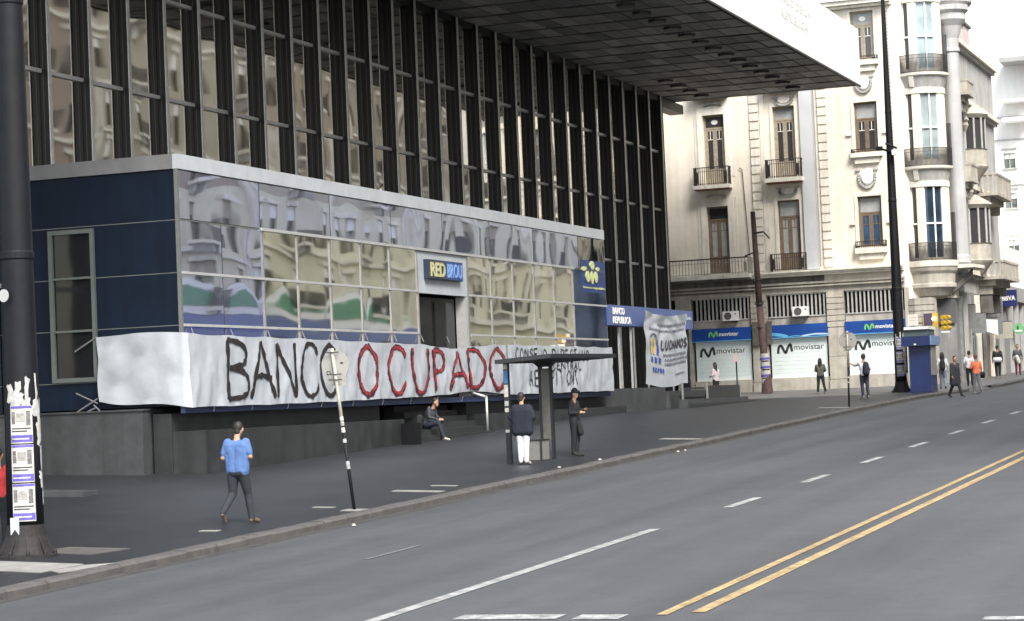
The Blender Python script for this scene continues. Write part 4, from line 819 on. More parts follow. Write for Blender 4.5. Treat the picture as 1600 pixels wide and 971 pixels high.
# ------------------------------------------------------------------ street furniture
def lamp_column(name_label, x, y, z0, H_, r0, r1, posters, seed):
    rs = random.Random(seed)
    L_ = root('lamp_column', name_label, 'lamp post', (x, y, z0), 'tall dark lamp columns')
    mb = MB(); n_ = 14; mb.lathe(x, y, [(r0*1.0+(r1-r0)*i/n_, z0+.35+(H_-.35)*i/n_) for i in range(n_+1)], 24); mk(mb, 'shaft', pole_m, L_, smooth=True)
    mb = MB(); mb.lathe(x, y, [(r0*1.66, z0-.05), (r0*1.66, z0+.03), (r0*1.45, z0+.05), (r0*1.26, z0+.16), (r0*1.10, z0+.32), (r0*1.03, z0+.5)], 24); mk(mb, 'base', M('rusty_black_base', (.012,.010,.010), .75, ns=5, na=.6, bump=.006), L_)
    for k in range(10):
        t = k/10*2*math.pi; mb = MB(); c, s_ = math.cos(t), math.sin(t)
        mb.loft([[(x+r*c-q*s_, y+r*s_+q*c, z) for r, z in ((r0*1.03, z0+.36), (r0*1.58, z0+.06), (r0*1.03, z0+.06))] for q in (-.012, .012)]); mk(mb, 'base_rib', MATS['rusty_black_base'], L_)
        mb = MB(); mb.lathe(x+r0*1.58*c, y+r0*1.58*s_, [(.028, z0+.03), (.028, z0+.085), (.012, z0+.11)], 6); mk(mb, 'bolt', MATS['rusty_black_base'], L_)
    for z in (z0+4.6, z0+8.6, z0+12.6):
        if z < z0+H_: mb = MB(); rr_ = r0+(r1-r0)*(z-z0)/H_; mb.lathe(x, y, [(rr_*1.0, z), (rr_*1.08, z+.03), (rr_*1.08, z+.12), (rr_, z+.15)], 24); mk(mb, 'collar', pole_m, L_)
    mb = MB(); mb.tube((x, y, z0+H_), (x-.1, y-2.2, z0+H_+.6), .06, .045); mk(mb, 'arm', pole_m, L_); B('lamp_head', M('lamp_grey', (.3,.3,.3), .5), L_, (x-.28, x+.12, y-3.0, y-2.1, z0+H_+.52, z0+H_+.68))
    def patch(t0, t1, za, zb, mat, o, nm='poster', rag=0.):
        mb = MB(); A_ = np.linspace(rr(t0), rr(t1), 7); R_ = []
        for z in np.linspace(za, zb, 4):
            q = r0+(r1-r0)*(z-z0)/H_+o; e = rag*(rs.random()-.5); R_.append([mb.pt((x-q*math.cos(t+(e if i in (0, 6) else 0)), y-q*math.sin(t+(e if i in (0, 6) else 0)), z+(rag*.15*(rs.random()-.5)))) for i, t in enumerate(A_)])
        for a, b in zip(R_, R_[1:]):
            for j in range(6): mb.f.append([a[j], a[j+1], b[j+1], b[j]])
        return mk(mb, nm, mat, L_)
    cdeg = math.degrees(math.atan2(y, x))+180-180   # faces the road user
    cdeg = math.degrees(math.atan2(y, x))
    for (za, zb, w0, w1) in posters:
        p = patch(cdeg+w0, cdeg+w1, z0+za, z0+zb, paper, .006); h = zb-za
        for q in (patch(cdeg+w0+2, cdeg+w1-2, z0+za+.02, z0+za+h*.22, paper_v, .010, 'poster_band'), patch(cdeg+w0+2, cdeg+w1-2, z0+za+h*.93, z0+za+h*.99, paper_v, .010, 'poster_band'), patch(cdeg+w0+5, cdeg+w0+17, z0+za+h*.52, z0+za+h*.84, M('grey_photo_print', (.14,.135,.13), .8, ns=14, na=.7), .010, 'poster_print'), patch(cdeg+w1-22, cdeg+w1-8, z0+za+h*.48, z0+za+h*.86, MATS['grey_photo_print'], .010, 'poster_print'), patch(cdeg+w0+21, cdeg+w1-26, z0+za+h*.58, z0+za+h*.80, M('pale_grey_print', (.28,.27,.25), .8, ns=14, na=.5), .010, 'poster_print'), patch(cdeg+w0+5, cdeg+w1-7, z0+za+h*.38, z0+za+h*.41, paper_k, .010, 'poster_line'), patch(cdeg+w0+5, cdeg+w1-20, z0+za+h*.31, z0+za+h*.34, paper_k, .010, 'poster_line'), patch(cdeg+w0+6, cdeg+w1-14, z0+za+h*.10, z0+za+h*.14, paper, .013, 'poster_line')): pass
    for k in range(34):
        t = cdeg+(rs.uniform(32, 88) if k % 3 else rs.uniform(-60, 80)); za = z0+(rs.uniform(.7, 2.5) if k % 3 else rs.uniform(2.15, 2.45)); patch(t, t+rs.uniform(6, 22), za, za+rs.uniform(.12, .45), paper if rs.random() < .75 else M('torn_grey_paper', (.35,.35,.34), .9, ns=6, na=.4), .004+.0015*(k % 3), 'torn_paper', .25)
    return L_
lc = lamp_column('massive dark lamp column at the left edge with three violet and white posters near its base', 29.9, 19.42, zs(29.9, 19.42), 19.5, .285, .12, [(1.76, 2.34, -40, 34), (1.16, 1.74, -40, 34), (.56, 1.14, -40, 34)], 3)
B('paper_note', M('pale_blue_note', (.45,.52,.56), .8), lc, (29.60, 29.61, 19.35, 19.50, zs(29.9, 19.4)+.36, zs(29.9, 19.4)+.62))
mb = MB(); mb.loft([[(29.56-.02*k, 19.45+.085*math.cos(q), 1.96+.10*math.sin(q)) for q in np.linspace(0, 2*math.pi, 18, endpoint=False)] for k in (0, 1)]); mk(mb, 'round_plate', M('dull_white_plate', (.36,.36,.35), .5), lc)
mb = MB(); mb.lathe(29.75, 19.90, [(.055, zs(29.7, 19.9)), (.055, 7.5)], 12); tag(mk(mb, 'utility_pole', pole_m), 'thin dark pole standing hard against the left side of the massive lamp column', 'pole')
# coat hanging left of the column
lamp_column('slimmer dark lamp column with poster-covered base in front of the third shop', 100.5, 19.19, zs(100.5, 19.2)-.02, 21, .27, .055, [(1.95, 2.45, -40, 40), (1.35, 1.85, -40, 40), (.75, 1.25, -40, 40)], 5)
fd = root('floodlight', 'double floodlight clamped halfway up the slimmer lamp column', 'floodlight', (100.3, 19.2, 10.3))
mb = MB(); mb.tube((100.3, 19.62, 10.72), (100.3, 18.85, 10.42), .05); mk(mb, 'crossarm', pole_m, fd); mb = MB(); mb.tube((100.1, 19.3, 10.9), (100.1, 18.8, 10.65), .05); mk(mb, 'crossarm', pole_m, fd)
B('lamp_body', pole_m, fd, (100.0, 100.2, 19.45, 19.72, 10.60, 10.78)); B('lamp_body', white_p, fd, (100.0, 100.2, 18.80, 19.02, 10.36, 10.58))
# bus stop signs
def stop_sign(lab, bx, by, bz, tx, ty, tz, sc, r=.28, plate=True, seed=1):
    s = root('bus_stop_sign', lab, 'bus stop sign', (bx, by, bz)); ax = Vector((tx-bx, ty-by, tz-bz)); at = lambda t: Vector((bx, by, bz))+ax*t
    mb = MB(); mb.tube(at(0), at(.52), .032*sc); mk(mb, 'pole', pole_m, s, smooth=True); mb = MB(); mb.tube(at(.52), at(1), .034*sc); mk(mb, 'pole_sleeve', M('grimy_cream_paint', (.38,.36,.30), .6, ns=6, na=.4), s, smooth=True)
    c = at(1-.93*r/ax.length-.02); n = 24
    mb = MB(); mb.loft([[(c.x+.04+d, c.y+r*math.cos(q), c.z+r*math.sin(q)) for q in np.linspace(0, 2*math.pi, n, endpoint=False)] for d in (0, .012)]); mk(mb, 'disc', M('aged_white_plate', (.29,.28,.255), .7, ns=3, na=.16), s)
    p = at(1-2.05*r/ax.length)
    if plate:
        B('plate', MATS['aged_white_plate'], s, (p.x+.035, p.x+.047, p.y-r*.66, p.y+r*.62, p.z-.13*sc, p.z+.10*sc))
    for k, t in enumerate((.975, 1-1.75*r/ax.length, 1-2.12*r/ax.length)):
        q = at(t); B('clamp', M('clamp_dark', (.05,.045,.04), .6), s, (q.x-.045, q.x-.03, q.y-.14*sc, q.y+.14*sc, q.z-.012, q.z+.012))
    B('printed_square', paper_k, s, (c.x+.034, c.x+.038, c.y+.10, c.y+.18, c.z-r*.62, c.z-r*.36)) if plate else None
    B('printed_square_center', MATS['aged_white_plate'], s, (c.x+.030, c.x+.0335, c.y+.12, c.y+.16, c.z-r*.56, c.z-r*.42)) if plate else None
    B('printed_mark', paper_k, s, (c.x+.034, c.x+.038, c.y-.17, c.y-.11, c.z+r*.1, c.z+r*.2))
    rs = random.Random(seed)
    for k in range(7 if plate else 2):
        t = rs.uniform(.22, .62); q = at(t); mb = MB(); mb.tube(at(t), at(t+rs.uniform(.015, .035)), .037*sc); mk(mb, 'sticker', paper if k % 2 else M('torn_grey_paper', (0,0,0)), s)
    return s
stop_sign('leaning bus stop sign with big round white disc in front of the BANCO OCUPADO banner', 38.35, 17.72, -1.93, 38.5, 18.13, 1.15, 1., .285)
stop_sign('smaller round bus stop sign on a thin pole in front of the third shop', 83.0, 17.85, -.72, 83.0, 17.79, 2.12, 1.1, .34, False, 4)
s3 = root('pole_sign', 'thin pole with small pinkish plate behind the long haired woman', 'sign', (103, 27.6, -.2)); mb = MB(); mb.tube((103, 27.45, -.2), (103, 27.45, 1.75), .035); mk(mb, 'pole', pole_m, s3); B('plate', M('pinkish_plate', (.5,.40,.38), .6), s3, (102.9, 102.93, 27.33, 27.57, 1.45, 1.85))
wn_ = None
# brown pole with posters
bp = root('wooden_pole', 'leaning rusty brown pole with papers pasted on its foot between the first two shops', 'pole', (108.5, 27.35, -.1))
mb = MB(); mb.tube((108.5, 27.38, -.15), (108.5, 27.60, 4.2), .20, .17, 14); mb.tube((108.5, 27.60, 4.2), (108.5, 27.72, 8.95), .165, .12, 14); mk(mb, 'shaft', pole_br, bp, smooth=True)
mb = MB(); mb.tube((108.5, 27.40, -.1), (108.5, 27.40, .8), .30, .22, 12); mk(mb, 'foot', pole_br, bp)
for z in (4.3, 3.1, 5.5): mb = MB(); mb.tube((108.5, 27.60, z), (108.5, 27.60, z+.1), .22); mk(mb, 'band', iron, bp)
mb = MB(); mb.tube((108.4, 27.75, 7.85), (108.4, 27.2, 7.9), .05); mb.tube((108.4, 27.2, 7.9), (108.4, 26.9, 7.55), .04); mk(mb, 'bracket', iron, bp); mb = MB(); mb.tube((108.4, 27.6, 6.95), (108.4, 28.2, 6.75), .04); mk(mb, 'bracket', iron, bp)
for k in range(4):
    mb = MB(); mb.tube((108.5, 27.42+.01*k, .25+.42*k), (108.5, 27.43+.01*k, .60+.42*k), .24, .238, 14); q = mk(mb, 'poster', paper, bp)
    mb = MB(); mb.tube((108.5, 27.42+.01*k, .28+.42*k), (108.5, 27.43+.01*k, .40+.42*k), .246, .244, 14); mk(mb, 'poster_band', paper_v, q)
# bus shelter
sh = root('bus_shelter', 'small dark bus shelter with flat tilted roof on a broad double post', 'bus shelter', (53, 19.1, zs(53, 19.1)))
zg = zs(52, 19.3)
mb = MB(); mb.loft([[(50.9, 19.62, .93+d), (51.0, 18.2, 1.02+d), (54.9, 17.80, 1.02+d), (55.0, 19.3, .96+d)] for d in (0, .10)]); mk(mb, 'roof', M('shelter_black', (.016,.017,.02), .5), sh)
sb = MATS['shelter_black']
mb = MB(); mb.loft([[(52.9, 19.24, .84), (52.9, 18.92, .84), (53.1, 18.92, .84), (53.1, 19.24, .84)], [(52.85, 19.34, .94), (52.85, 18.82, .96), (53.15, 18.82, .96), (53.15, 19.34, .94)]]); mk(mb, 'capital', sb, sh)
B('post', sb, sh, (52.9, 53.05, 19.17, 19.24, zg, .84)); B('post', sb, sh, (52.9, 53.05, 18.90, 18.95, zg-.0, .84)); B('post_panel', M('post_panel_grey', (.12,.115,.10), .6, ns=3, na=.3), sh, (52.91, 52.95, 18.952, 19.168, zg+.5, .8))
B('post', sb, sh, (51.3, 51.42, 19.44, 19.56, zs(51.3, 19.5)-.02, .93))
for z, c, h in ((.45, M('sticker_blue', (.05,.16,.36), .6), .32), (.12, paper, .30), (-.10, M('torn_grey_paper', (0,0,0)), .12), (-.25, paper, .10), (.80, paper, .12), (-.75, paper, .07)): B('sticker', c, sh, (51.285, 51.297, 19.45, 19.55, z, z+h))
bx = B('seat_box', M('seat_box_grey', (.17,.17,.155), .6, ns=1.5, na=.25), sh, (52.3, 52.9, 19.02, 19.52, zg+.02, zg+.50)); B('seat_box_frame', sb, sh, (52.28, 52.92, 19.0, 19.54, zg-.05, zg+.018)); B('seat_box_lid', sb, sh, (52.28, 52.92, 19.0, 19.54, zg+.502, zg+.525)); B('seat_box_frame', sb, sh, (52.27, 52.295, 18.99, 19.03, zg, zg+.5))
# kiosk
ki = root('kiosk', 'narrow bright blue street kiosk with overhanging blue canopy beside the poster column', 'kiosk', (98.5, 18, -.35))
B('body', kiosk_b, ki, (98.5, 100.1, 17.50, 18.42, -.5, 1.70)); B('side_panel', M('kiosk_side_glass', (.22,.21,.20), .4), ki, (98.7, 99.9, 17.46, 17.499, .4, 1.65)); B('canopy', kiosk_b, ki, (98.2, 100.4, 17.42, 18.68, 1.702, 2.13)); B('canopy_end', M('kiosk_light_blue', (.16,.24,.42), .5), ki, (98.25, 100.4, 17.36, 17.418, 1.72, 2.13))
B('roof_box', M('kiosk_roof_green', (.07,.10,.10), .6), ki, (98.4, 100.2, 17.55, 18.60, 2.132, 2.42)); B('light_strip', white_p, ki, (98.3, 100.2, 17.50, 18.55, 2.422, 2.54)); B('door_line', M('kiosk_dark', (.004,.012,.06), .5), ki, (98.49, 98.499, 17.55, 17.57, -.3, 1.68)); B('small_label', white_p, ki, (98.19, 98.198, 18.02, 18.12, 1.74, 1.80)); B('base', M('kiosk_dark', (0,0,0)), ki, (98.44, 100.1, 17.46, 18.46, -.55, -.32))
fn = root('fire_notice', 'small cream notice board above the kiosk roof', 'sign', (99, 18.2, 2.7)); B('board', M('cream_notice', (.60,.56,.50), .7), fn, (98.9, 98.95, 18.02, 18.46, 2.62, 3.12)); B('leg', iron, fn, (98.96, 99.0, 18.2, 18.24, 2.54, 3.0))
for k in range(3): B('printed_line', M('faded_red_print', (.45,.25,.2), .7), fn, (98.89, 98.899, 18.08, 18.40, 2.72+.12*k, 2.735+.12*k))
tl = root('traffic_light', 'yellow traffic light cluster with one amber lamp lit above the kiosk', 'traffic light', (101, 17.6, -.3)); ty = 17.6
mb = MB(); mb.tube((101.6, 18.25, -.35), (101.6, 18.25, 3.0), .06); mb.tube((101.6, 18.25, 2.9), (101.1, 17.6, 2.9), .04); mk(mb, 'pole', yel, tl); B('head', yel, tl, (100.95, 101.15, 17.50, 17.72, 2.5, 3.2)); B('back_plate', M('dark_violet_board', (.07,.05,.09), .5), tl, (100.9, 100.948, 17.74, 18.12, 2.62, 3.18))
for k, z in enumerate((2.98, 2.74, 2.5)):
    for y0 in (17.10, 17.28): mb = MB(); mb.tube((100.9, y0, z), (101.1, y0-.12, z-.02), .11, .09, 10); mk(mb, 'hood', yel, tl)
mb = MB(); mb.tube((100.86, 17.66, 2.93), (100.94, 17.66, 2.93), .09, .09, 12); mk(mb, 'lit_lamp', M('amber_lamp', (.9,.5,.2), .4, emit=(1,.55,.22,3.)), tl); B('walk_sign', white_p, tl, (100.9, 100.95, 16.98, 17.36, 2.28, 2.34)); B('arm', iron, tl, (101.0, 101.05, 17.1, 17.45, 2.6, 2.65))

# ------------------------------------------------------------------ people
SK = M('skin', (.36,.21,.14), .6, na=.05)
def blob(caps, vox=.016, smooth=3):
    """capsules fused into one skin by a voxel remesh"""
    mb = MB()
    for p0, p1, r0, r1, tg in caps:
        p0, p1 = Vector(p0), Vector(p1); d = p1-p0
        if d.length < 1e-4: d = Vector((0, 0, 1e-3)); p1 = p0+d
        L_ = d.length; d.normalize(); a = d.orthogonal().normalized(); b = d.cross(a); prof = []
        for q in np.linspace(-90, 0, 4): prof.append((p0+d*r0*math.sin(rr(q)), max(1e-3, r0*math.cos(rr(q)))))
        for q in np.linspace(0, 90, 4): prof.append((p1+d*r1*math.sin(rr(q)), max(1e-3, r1*math.cos(rr(q)))))
        mb.loft([[tuple(c+r*(a*math.cos(t)+b*math.sin(t))) for t in np.linspace(0, 2*math.pi, 12, endpoint=False)] for c, r in prof])
    me = bpy.data.meshes.new('b'); me.from_pydata(mb.v, [], mb.f); o = bpy.data.objects.new('b', me); col.objects.link(o)
    m1 = o.modifiers.new('r', 'REMESH'); m1.mode = 'VOXEL'; m1.voxel_size = vox
    m2 = o.modifiers.new('s', 'SMOOTH'); m2.factor = .5; m2.iterations = smooth
    dg = bpy.context.evaluated_depsgraph_get(); out_ = bpy.data.meshes.new_from_object(o.evaluated_get(dg)); bpy.data.objects.remove(o); return out_
def place(me, name, x, y, z, yaw, h, parent=None, mats=()):
    s = h/1.75; me.transform(Matrix.Translation((x, y, z)) @ Matrix.Rotation(yaw, 4, 'Z') @ Matrix.Diagonal((s, s, s, 1)))
    if parent: me.transform(Matrix.Translation(-wl(parent)))
    me.name = name; me.shade_smooth(); o = bpy.data.objects.new(name, me); col.objects.link(o)
    for m in mats: me.materials.append(m)
    if parent: o.parent = parent
    return o
J0 = dict(hipL=(0,.09,.93), hipR=(0,-.09,.93), kneeL=(.02,.10,.50), kneeR=(.02,-.10,.50), ankL=(-.01,.10,.09), ankR=(-.01,-.10,.09), toeL=(.16,.12,.035), toeR=(.16,-.12,.035),
          ch=(0,0,1.27), nk=(0,0,1.47), hd=(.03,0,1.63), shL=(0,.185,1.41), shR=(0,-.185,1.41), elL=(-.03,.25,1.13), elR=(-.03,-.25,1.13), wrL=(.05,.26,.90), wrR=(.05,-.26,.90))
def person(label, x, y, z, yaw, h, top, bottom, shoe, hair, pose={}, sleeves='long', coat=None, longhair=False, hat=None, w_=1.1, vox=.018):
    J = dict(J0); J.update(pose); V_ = lambda k: Vector(J[k]); c = []
    hl, hr_ = V_('hipL'), V_('hipR'); pel = (hl+hr_)/2; ch = V_('ch'); nk = V_('nk'); hd = V_('hd')
    side = (V_('shL')-V_('shR')).normalized()
    for s_, sg in (('L', 1), ('R', -1)):
        hp, kn, an, to = (V_(q+s_) for q in ('hip', 'knee', 'ank', 'toe')); sh_, el, wr = (V_(q+s_) for q in ('sh', 'el', 'wr'))
        c.append((hp, kn, .098*w_, .073, 'b')); c.append((kn, an+Vector((0,0,.02)), .073, .058, 'b')); c.append((an, to, .045, .035, 's')); c.append((an-Vector((.03,0,.02)), an, .035, .045, 's'))
        c.append((pel+side*.055*sg+Vector((0,0,.02)), pel+(ch-pel)*.5+side*.05*sg, .115*w_, .105*w_, 't')); c.append((pel+(ch-pel)*.5+side*.05*sg, ch+side*.085*sg, .105*w_, .112*w_, 't')); c.append((ch+side*.09*sg, sh_-side*.02*sg, .10*w_, .068, 't'))
        c.append((pel-side*0+side*.06*sg-Vector((0,0,.02)), pel+side*.06*sg, .112*w_, .112*w_, 'b'))
        c.append((sh_, el, .060, .048, 't')); tg = 't' if sleeves == 'long' else 'k'
        if sleeves == 'short': c[-1] = (sh_, sh_+(el-sh_)*.7, .064, .066, 't'); c.append((sh_+(el-sh_)*.6, el, .045, .042, 'k'))
        c.append((el, wr, .043, .030, tg)); d = (wr-el).normalized(); pe = wr+d*.075; c.append((wr, pe, .030, .034, 'k'))
        up_ = d.cross(side); up_ = up_.normalized() if up_.length > .1 else Vector((1,0,0)); inw = up_
        for k in range(4):
            b0 = pe+up_*(.028-.018*k)+d*.01; curl = -side*sg*.018; b1 = b0+d*(.045-.004*abs(k-1))+curl; c.append((b0, b1, .0095, .009, 'k')); c.append((b1, b1+d*.022+curl*1.6, .009, .008, 'k'))
        t0 = wr+d*.025+up_*.028; c.append((t0, t0+d*.04+up_*.028, .011, .009, 'k'))
    c.append((nk-Vector((0,0,.04)), nk+(hd-nk)*.5, .058, .052, 'k')); f = (hd-nk); fw = Vector((1, 0, 0)); fw = Vector(J.get('look', (1, 0, 0))).normalized()
    c.append((hd-Vector((0,0,.02)), hd+Vector((0,0,.045)), .082, .088, 'k')); c.append((hd+fw*.025-Vector((0,0,.02)), hd+fw*.045-Vector((0,0,.075)), .06, .040, 'k')); c.append((hd+fw*.085, hd+fw*.10-Vector((0,0,.02)), .012, .015, 'k'))
    ear = fw.cross(Vector((0,0,1))).normalized()
    for sg in (1, -1): c.append((hd+ear*.085*sg+Vector((0,0,.01)), hd+ear*.088*sg-Vector((0,0,.02)), .016, .012, 'k'))
    if coat: c += [(Vector(a), Vector(b), r, q, 't') for a, b, r, q in coat]
    me = blob(c, vox)
    r_ = root('person', label, 'person', (x, y, z)); s = h/1.75
    P = np.array([p.center[:] for p in me.polygons]); best = np.full(len(P), 9.); tg_ = np.zeros(len(P), int); code = {'k': 0, 't': 1, 'b': 2, 's': 3}
    for a, b, r0, r1, tgc in c:
        a, b = np.array(a), np.array(b); ab = b-a; t = np.clip(((P-a)@ab)/(ab@ab+1e-9), 0, 1); dd = np.linalg.norm(P-a-t[:, None]*ab, axis=1)-(r0+(r1-r0)*t)
        if tgc == 't': dd = dd-.006
        m_ = dd < best; best[m_] = dd[m_]; tg_[m_] = code[tgc]
    me.polygons.foreach_set('material_index', tg_.tolist())
    me.materials.clear(); o = place(me, 'body', x, y, z, yaw, h, r_, (SK, top, bottom, shoe))
    me.polygons.foreach_set('material_index', tg_.tolist())
    # hair
    hc = [(hd-fw*.012+Vector((0,0,.035)), hd-fw*.012+Vector((0,0,.062)), .090, .090, 'h'), (hd-fw*.045-Vector((0,0,.03)), hd-fw*.03, .060, .078, 'h')]
    if longhair: hc += [(hd-fw*.05, hd-fw*.09-Vector((0,0,.30)), .075, .05, 'h'), (hd-fw*.03+ear*.06, hd-fw*.05+ear*.08-Vector((0,0,.26)), .045, .035, 'h'), (hd-fw*.03-ear*.06, hd-fw*.05-ear*.08-Vector((0,0,.26)), .045, .035, 'h')]
    place(blob(hc, .014, 2), 'hair', x, y, z, yaw, h, r_, (hair,))
    for sg in (1, -1):
        e = MB(); p = hd+fw*.078+ear*.032*sg+Vector((0,0,.012)); e.lathe(p.x, p.y, [(.004, p.z-.007), (.010, p.z), (.004, p.z+.007)], 8); me2 = bpy.data.meshes.new('eye'); me2.from_pydata(e.v, [], e.f); place(me2, 'eye', x, y, z, yaw, h, r_, (paper_k,))
    if hat: place(blob([(hd+Vector((0,0,.06)), hd+Vector((0,0,.085)), .098, .088, 'h'), (hd+fw*.05+Vector((0,0,.062)), hd+fw*.12+Vector((0,0,.055)), .05, .04, 'h')], .013, 2), 'cap', x, y, z, yaw, h, r_, (hat,))
    return r_
def bag(name, label, cat, caps, x, y, z, yaw, h, mat, strap=None):
    r_ = root(name, label, cat, (x, y, z)); place(blob([(Vector(a), Vector(b), r, q, 'x') for a, b, r, q in caps], .02, 3), 'pouch', x, y, z, yaw, h, r_, (mat,))
    if strap: place(blob([(Vector(a), Vector(b), .013, .013, 'x') for a, b in zip(strap, strap[1:])], .010, 1), 'strap', x, y, z, yaw, h, r_, (mat,))
    return r_
cl = lambda n, c, **k: M(n, c, .85, ns=4, na=.25, bump=.012, bs=9, **k)
hair_k = M('black_hair', (.012,.010,.009), .6); hair_b = M('brown_hair', (.05,.028,.018), .6)
shoe_k = cl('dark_shoes', (.02,.02,.02)); shoe_w = cl('white_shoes', (.42,.40,.36)); shoe_br = cl('brown_shoes', (.10,.08,.06))
jeans = cl('dark_jeans', (.019,.022,.029)); navy_c = cl('navy_cloth', (.012,.016,.03)); black_c = cl('black_cloth', (.010,.011,.014))
stand = {}
def G_(x, y): return zs(x, y)
PI = math.pi
# man in the blue shirt, walking away, right foot ahead, forearms bent in front of him
person('man in light blue t-shirt and dark jeans walking away near the lamp column', 35.45, 18.62, G_(35.4, 18.6), .02, 1.80, cl('sky_blue_shirt', (.07,.135,.30)), jeans, shoe_br, hair_k,
    dict(kneeL=(.02,.12,.52), ankL=(-.30,.16,.20), toeL=(-.20,.17,.06), kneeR=(.14,-.11,.51), ankR=(.16,-.16,.08), toeR=(.33,-.2,.035), elL=(-.05,.25,1.14), wrL=(.17,.16,1.08), elR=(-.02,-.26,1.15), wrR=(.19,-.16,1.14), hd=(.06,-.01,1.62)), 'short', w_=1.16, vox=.012, coat=[((0,.10+.03*(z-.93)/.4,z),(0,-.10-.03*(z-.93)/.4,z),.115,.115) for z in (.93,.97,1.01,1.05,1.09,1.13,1.17,1.21,1.25,1.29,1.33)])
# waiting at the shelter
person('person in big navy jacket and white trousers waiting in front of the bus shelter', 50.8, 18.93, G_(50.8, 18.9), .1, 1.74, cl('navy_jacket', (.007,.010,.020)), cl('white_trousers', (.62,.62,.66)), shoe_w, hair_k,
    dict(elL=(.02,.30,1.14), wrL=(.22,.14,1.10), elR=(.02,-.31,1.14), wrR=(.22,-.12,1.10), ankL=(-.01,.07,.09), ankR=(-.01,-.07,.09), kneeL=(.02,.08,.5), kneeR=(.02,-.08,.5), hd=(.05,.02,1.62)), coat=[((0,.15,z),(0,-.15,z),r,r) for z, r in [(.82+.04*i, .128) for i in range(13)]+[(1.36,.11)]]+[((0,.2,1.38),(0,.28,1.15),.075,.08),((0,-.2,1.38),(0,-.28,1.15),.075,.08)])
person('officer in dark uniform and cap holding a phone just right of the bus shelter', 53.9, 18.66, G_(53.9, 18.7), -PI/2-.1, 1.70, black_c, black_c, shoe_k, hair_k,
    dict(elL=(-.02,.24,1.13), wrL=(.22,.14,1.20), elR=(-.03,-.25,1.13), wrR=(.2,-.14,1.14), kneeL=(.03,.07,.5), kneeR=(-.01,-.07,.5), ankL=(.0,.06,.09), ankR=(-.05,-.06,.09), toeL=(.18,.07,.03), toeR=(.13,-.07,.03)), hat=navy_c)
bag('shoulder_bag', 'small black bag hanging at the officer\'s hip', 'bag', [((.14,-.05,.86),(.16,.0,.62),.07,.09)], 53.9, 18.66, G_(53.9, 18.7), -PI/2-.1, 1.70, black_c, [(.14,-.05,.9),(.05,-.12,1.2),(0,-.12,1.42)])
person('man in grey hooded top sitting on the entrance steps looking at his phone', 61.9, 25.80, -1.08, -PI/2-.1, 1.72, cl('grey_hoodie', (.045,.048,.055)), cl('dark_navy_trousers', (.014,.018,.03)), shoe_w, hair_k,
    dict(hipL=(-.30,.09,.50), hipR=(-.30,-.09,.50), kneeL=(.10,.10,.58), kneeR=(.14,-.12,.55), ankL=(.16,.10,.08), ankR=(.30,-.12,.08), toeL=(.34,.10,.035), toeR=(.48,-.12,.035), ch=(-.20,0,.86), nk=(-.10,0,1.04), hd=(.0,0,1.17), shL=(-.15,.17,1.0), shR=(-.15,-.17,1.0), elL=(-.12,.25,.74), wrL=(.12,.10,.66), elR=(-.12,-.25,.74), wrR=(.12,-.08,.66), look=(1,0,-.6)))
bag('rucksack', 'dark rucksack resting on the steps behind the seated man', 'bag', [((-.62,0,.40),(-.58,0,.72),.16,.12),((-.66,-.1,.30),(-.62,.12,.34),.13,.13)], 61.9, 25.80, -1.08, -PI/2-.1, 1.72, black_c)
# right half
person('woman in olive jacket and black leggings facing the middle shutter', 103.5, 23.55, G_(103.5, 23.5), .1, 1.66, cl('olive_jacket', (.085,.08,.065)), black_c, shoe_w, hair_k,
    dict(kneeL=(0,.12,.5), kneeR=(0,-.14,.5), ankL=(0,.16,.09), ankR=(0,-.22,.09), elL=(.04,.26,1.15), wrL=(.2,.12,1.05), elR=(.04,-.26,1.15), wrR=(.2,-.12,1.05)), longhair=True)
person('man with one arm raised, white shirt and striped navy tracksuit trousers, before the third shop', 92.95, 19.29, G_(93, 19.3), .55, 1.84, cl('white_shirt', (.60,.60,.60)), cl('navy_track', (.022,.026,.045)), shoe_w, hair_k,
    dict(elL=(.18,.30,1.30), wrL=(.30,.48,1.42), elR=(.02,-.26,1.15), wrR=(.2,-.2,1.02), kneeL=(.05,.09,.5), kneeR=(-.04,-.09,.5), ankL=(.02,.08,.09), ankR=(-.1,-.1,.09)), 'short')
bag('rucksack', 'dark navy rucksack on the back of the man with the raised arm', 'bag', [((-.20,-.02,1.02),(-.18,-.02,1.34),.15,.12)], 92.95, 19.29, G_(93, 19.3), .55, 1.84, navy_c, [(.10,.12,1.2),(.04,.13,1.48),(-.12,.12,1.42)])
person('long haired woman in white and dark top behind the dark parapet', 96.0, 26.55, -.33, 1.2, 1.68, cl('pink_white_top', (.45,.38,.40)), black_c, shoe_k, hair_k, dict(elL=(.03,.25,1.15), wrL=(.2,.15,1.1), elR=(.0,-.25,1.13), wrR=(.16,-.2,1.02)), longhair=True)
person('person in striped white shirt leaning at the parapet right of the hanging banner', 94.8, 27.58, -.42, .9, 1.62, cl('grey_white_stripe', (.42,.42,.44)), navy_c, shoe_k, hair_k, dict(elL=(.05,.25,1.12), wrL=(.25,.2,1.0)), 'short')
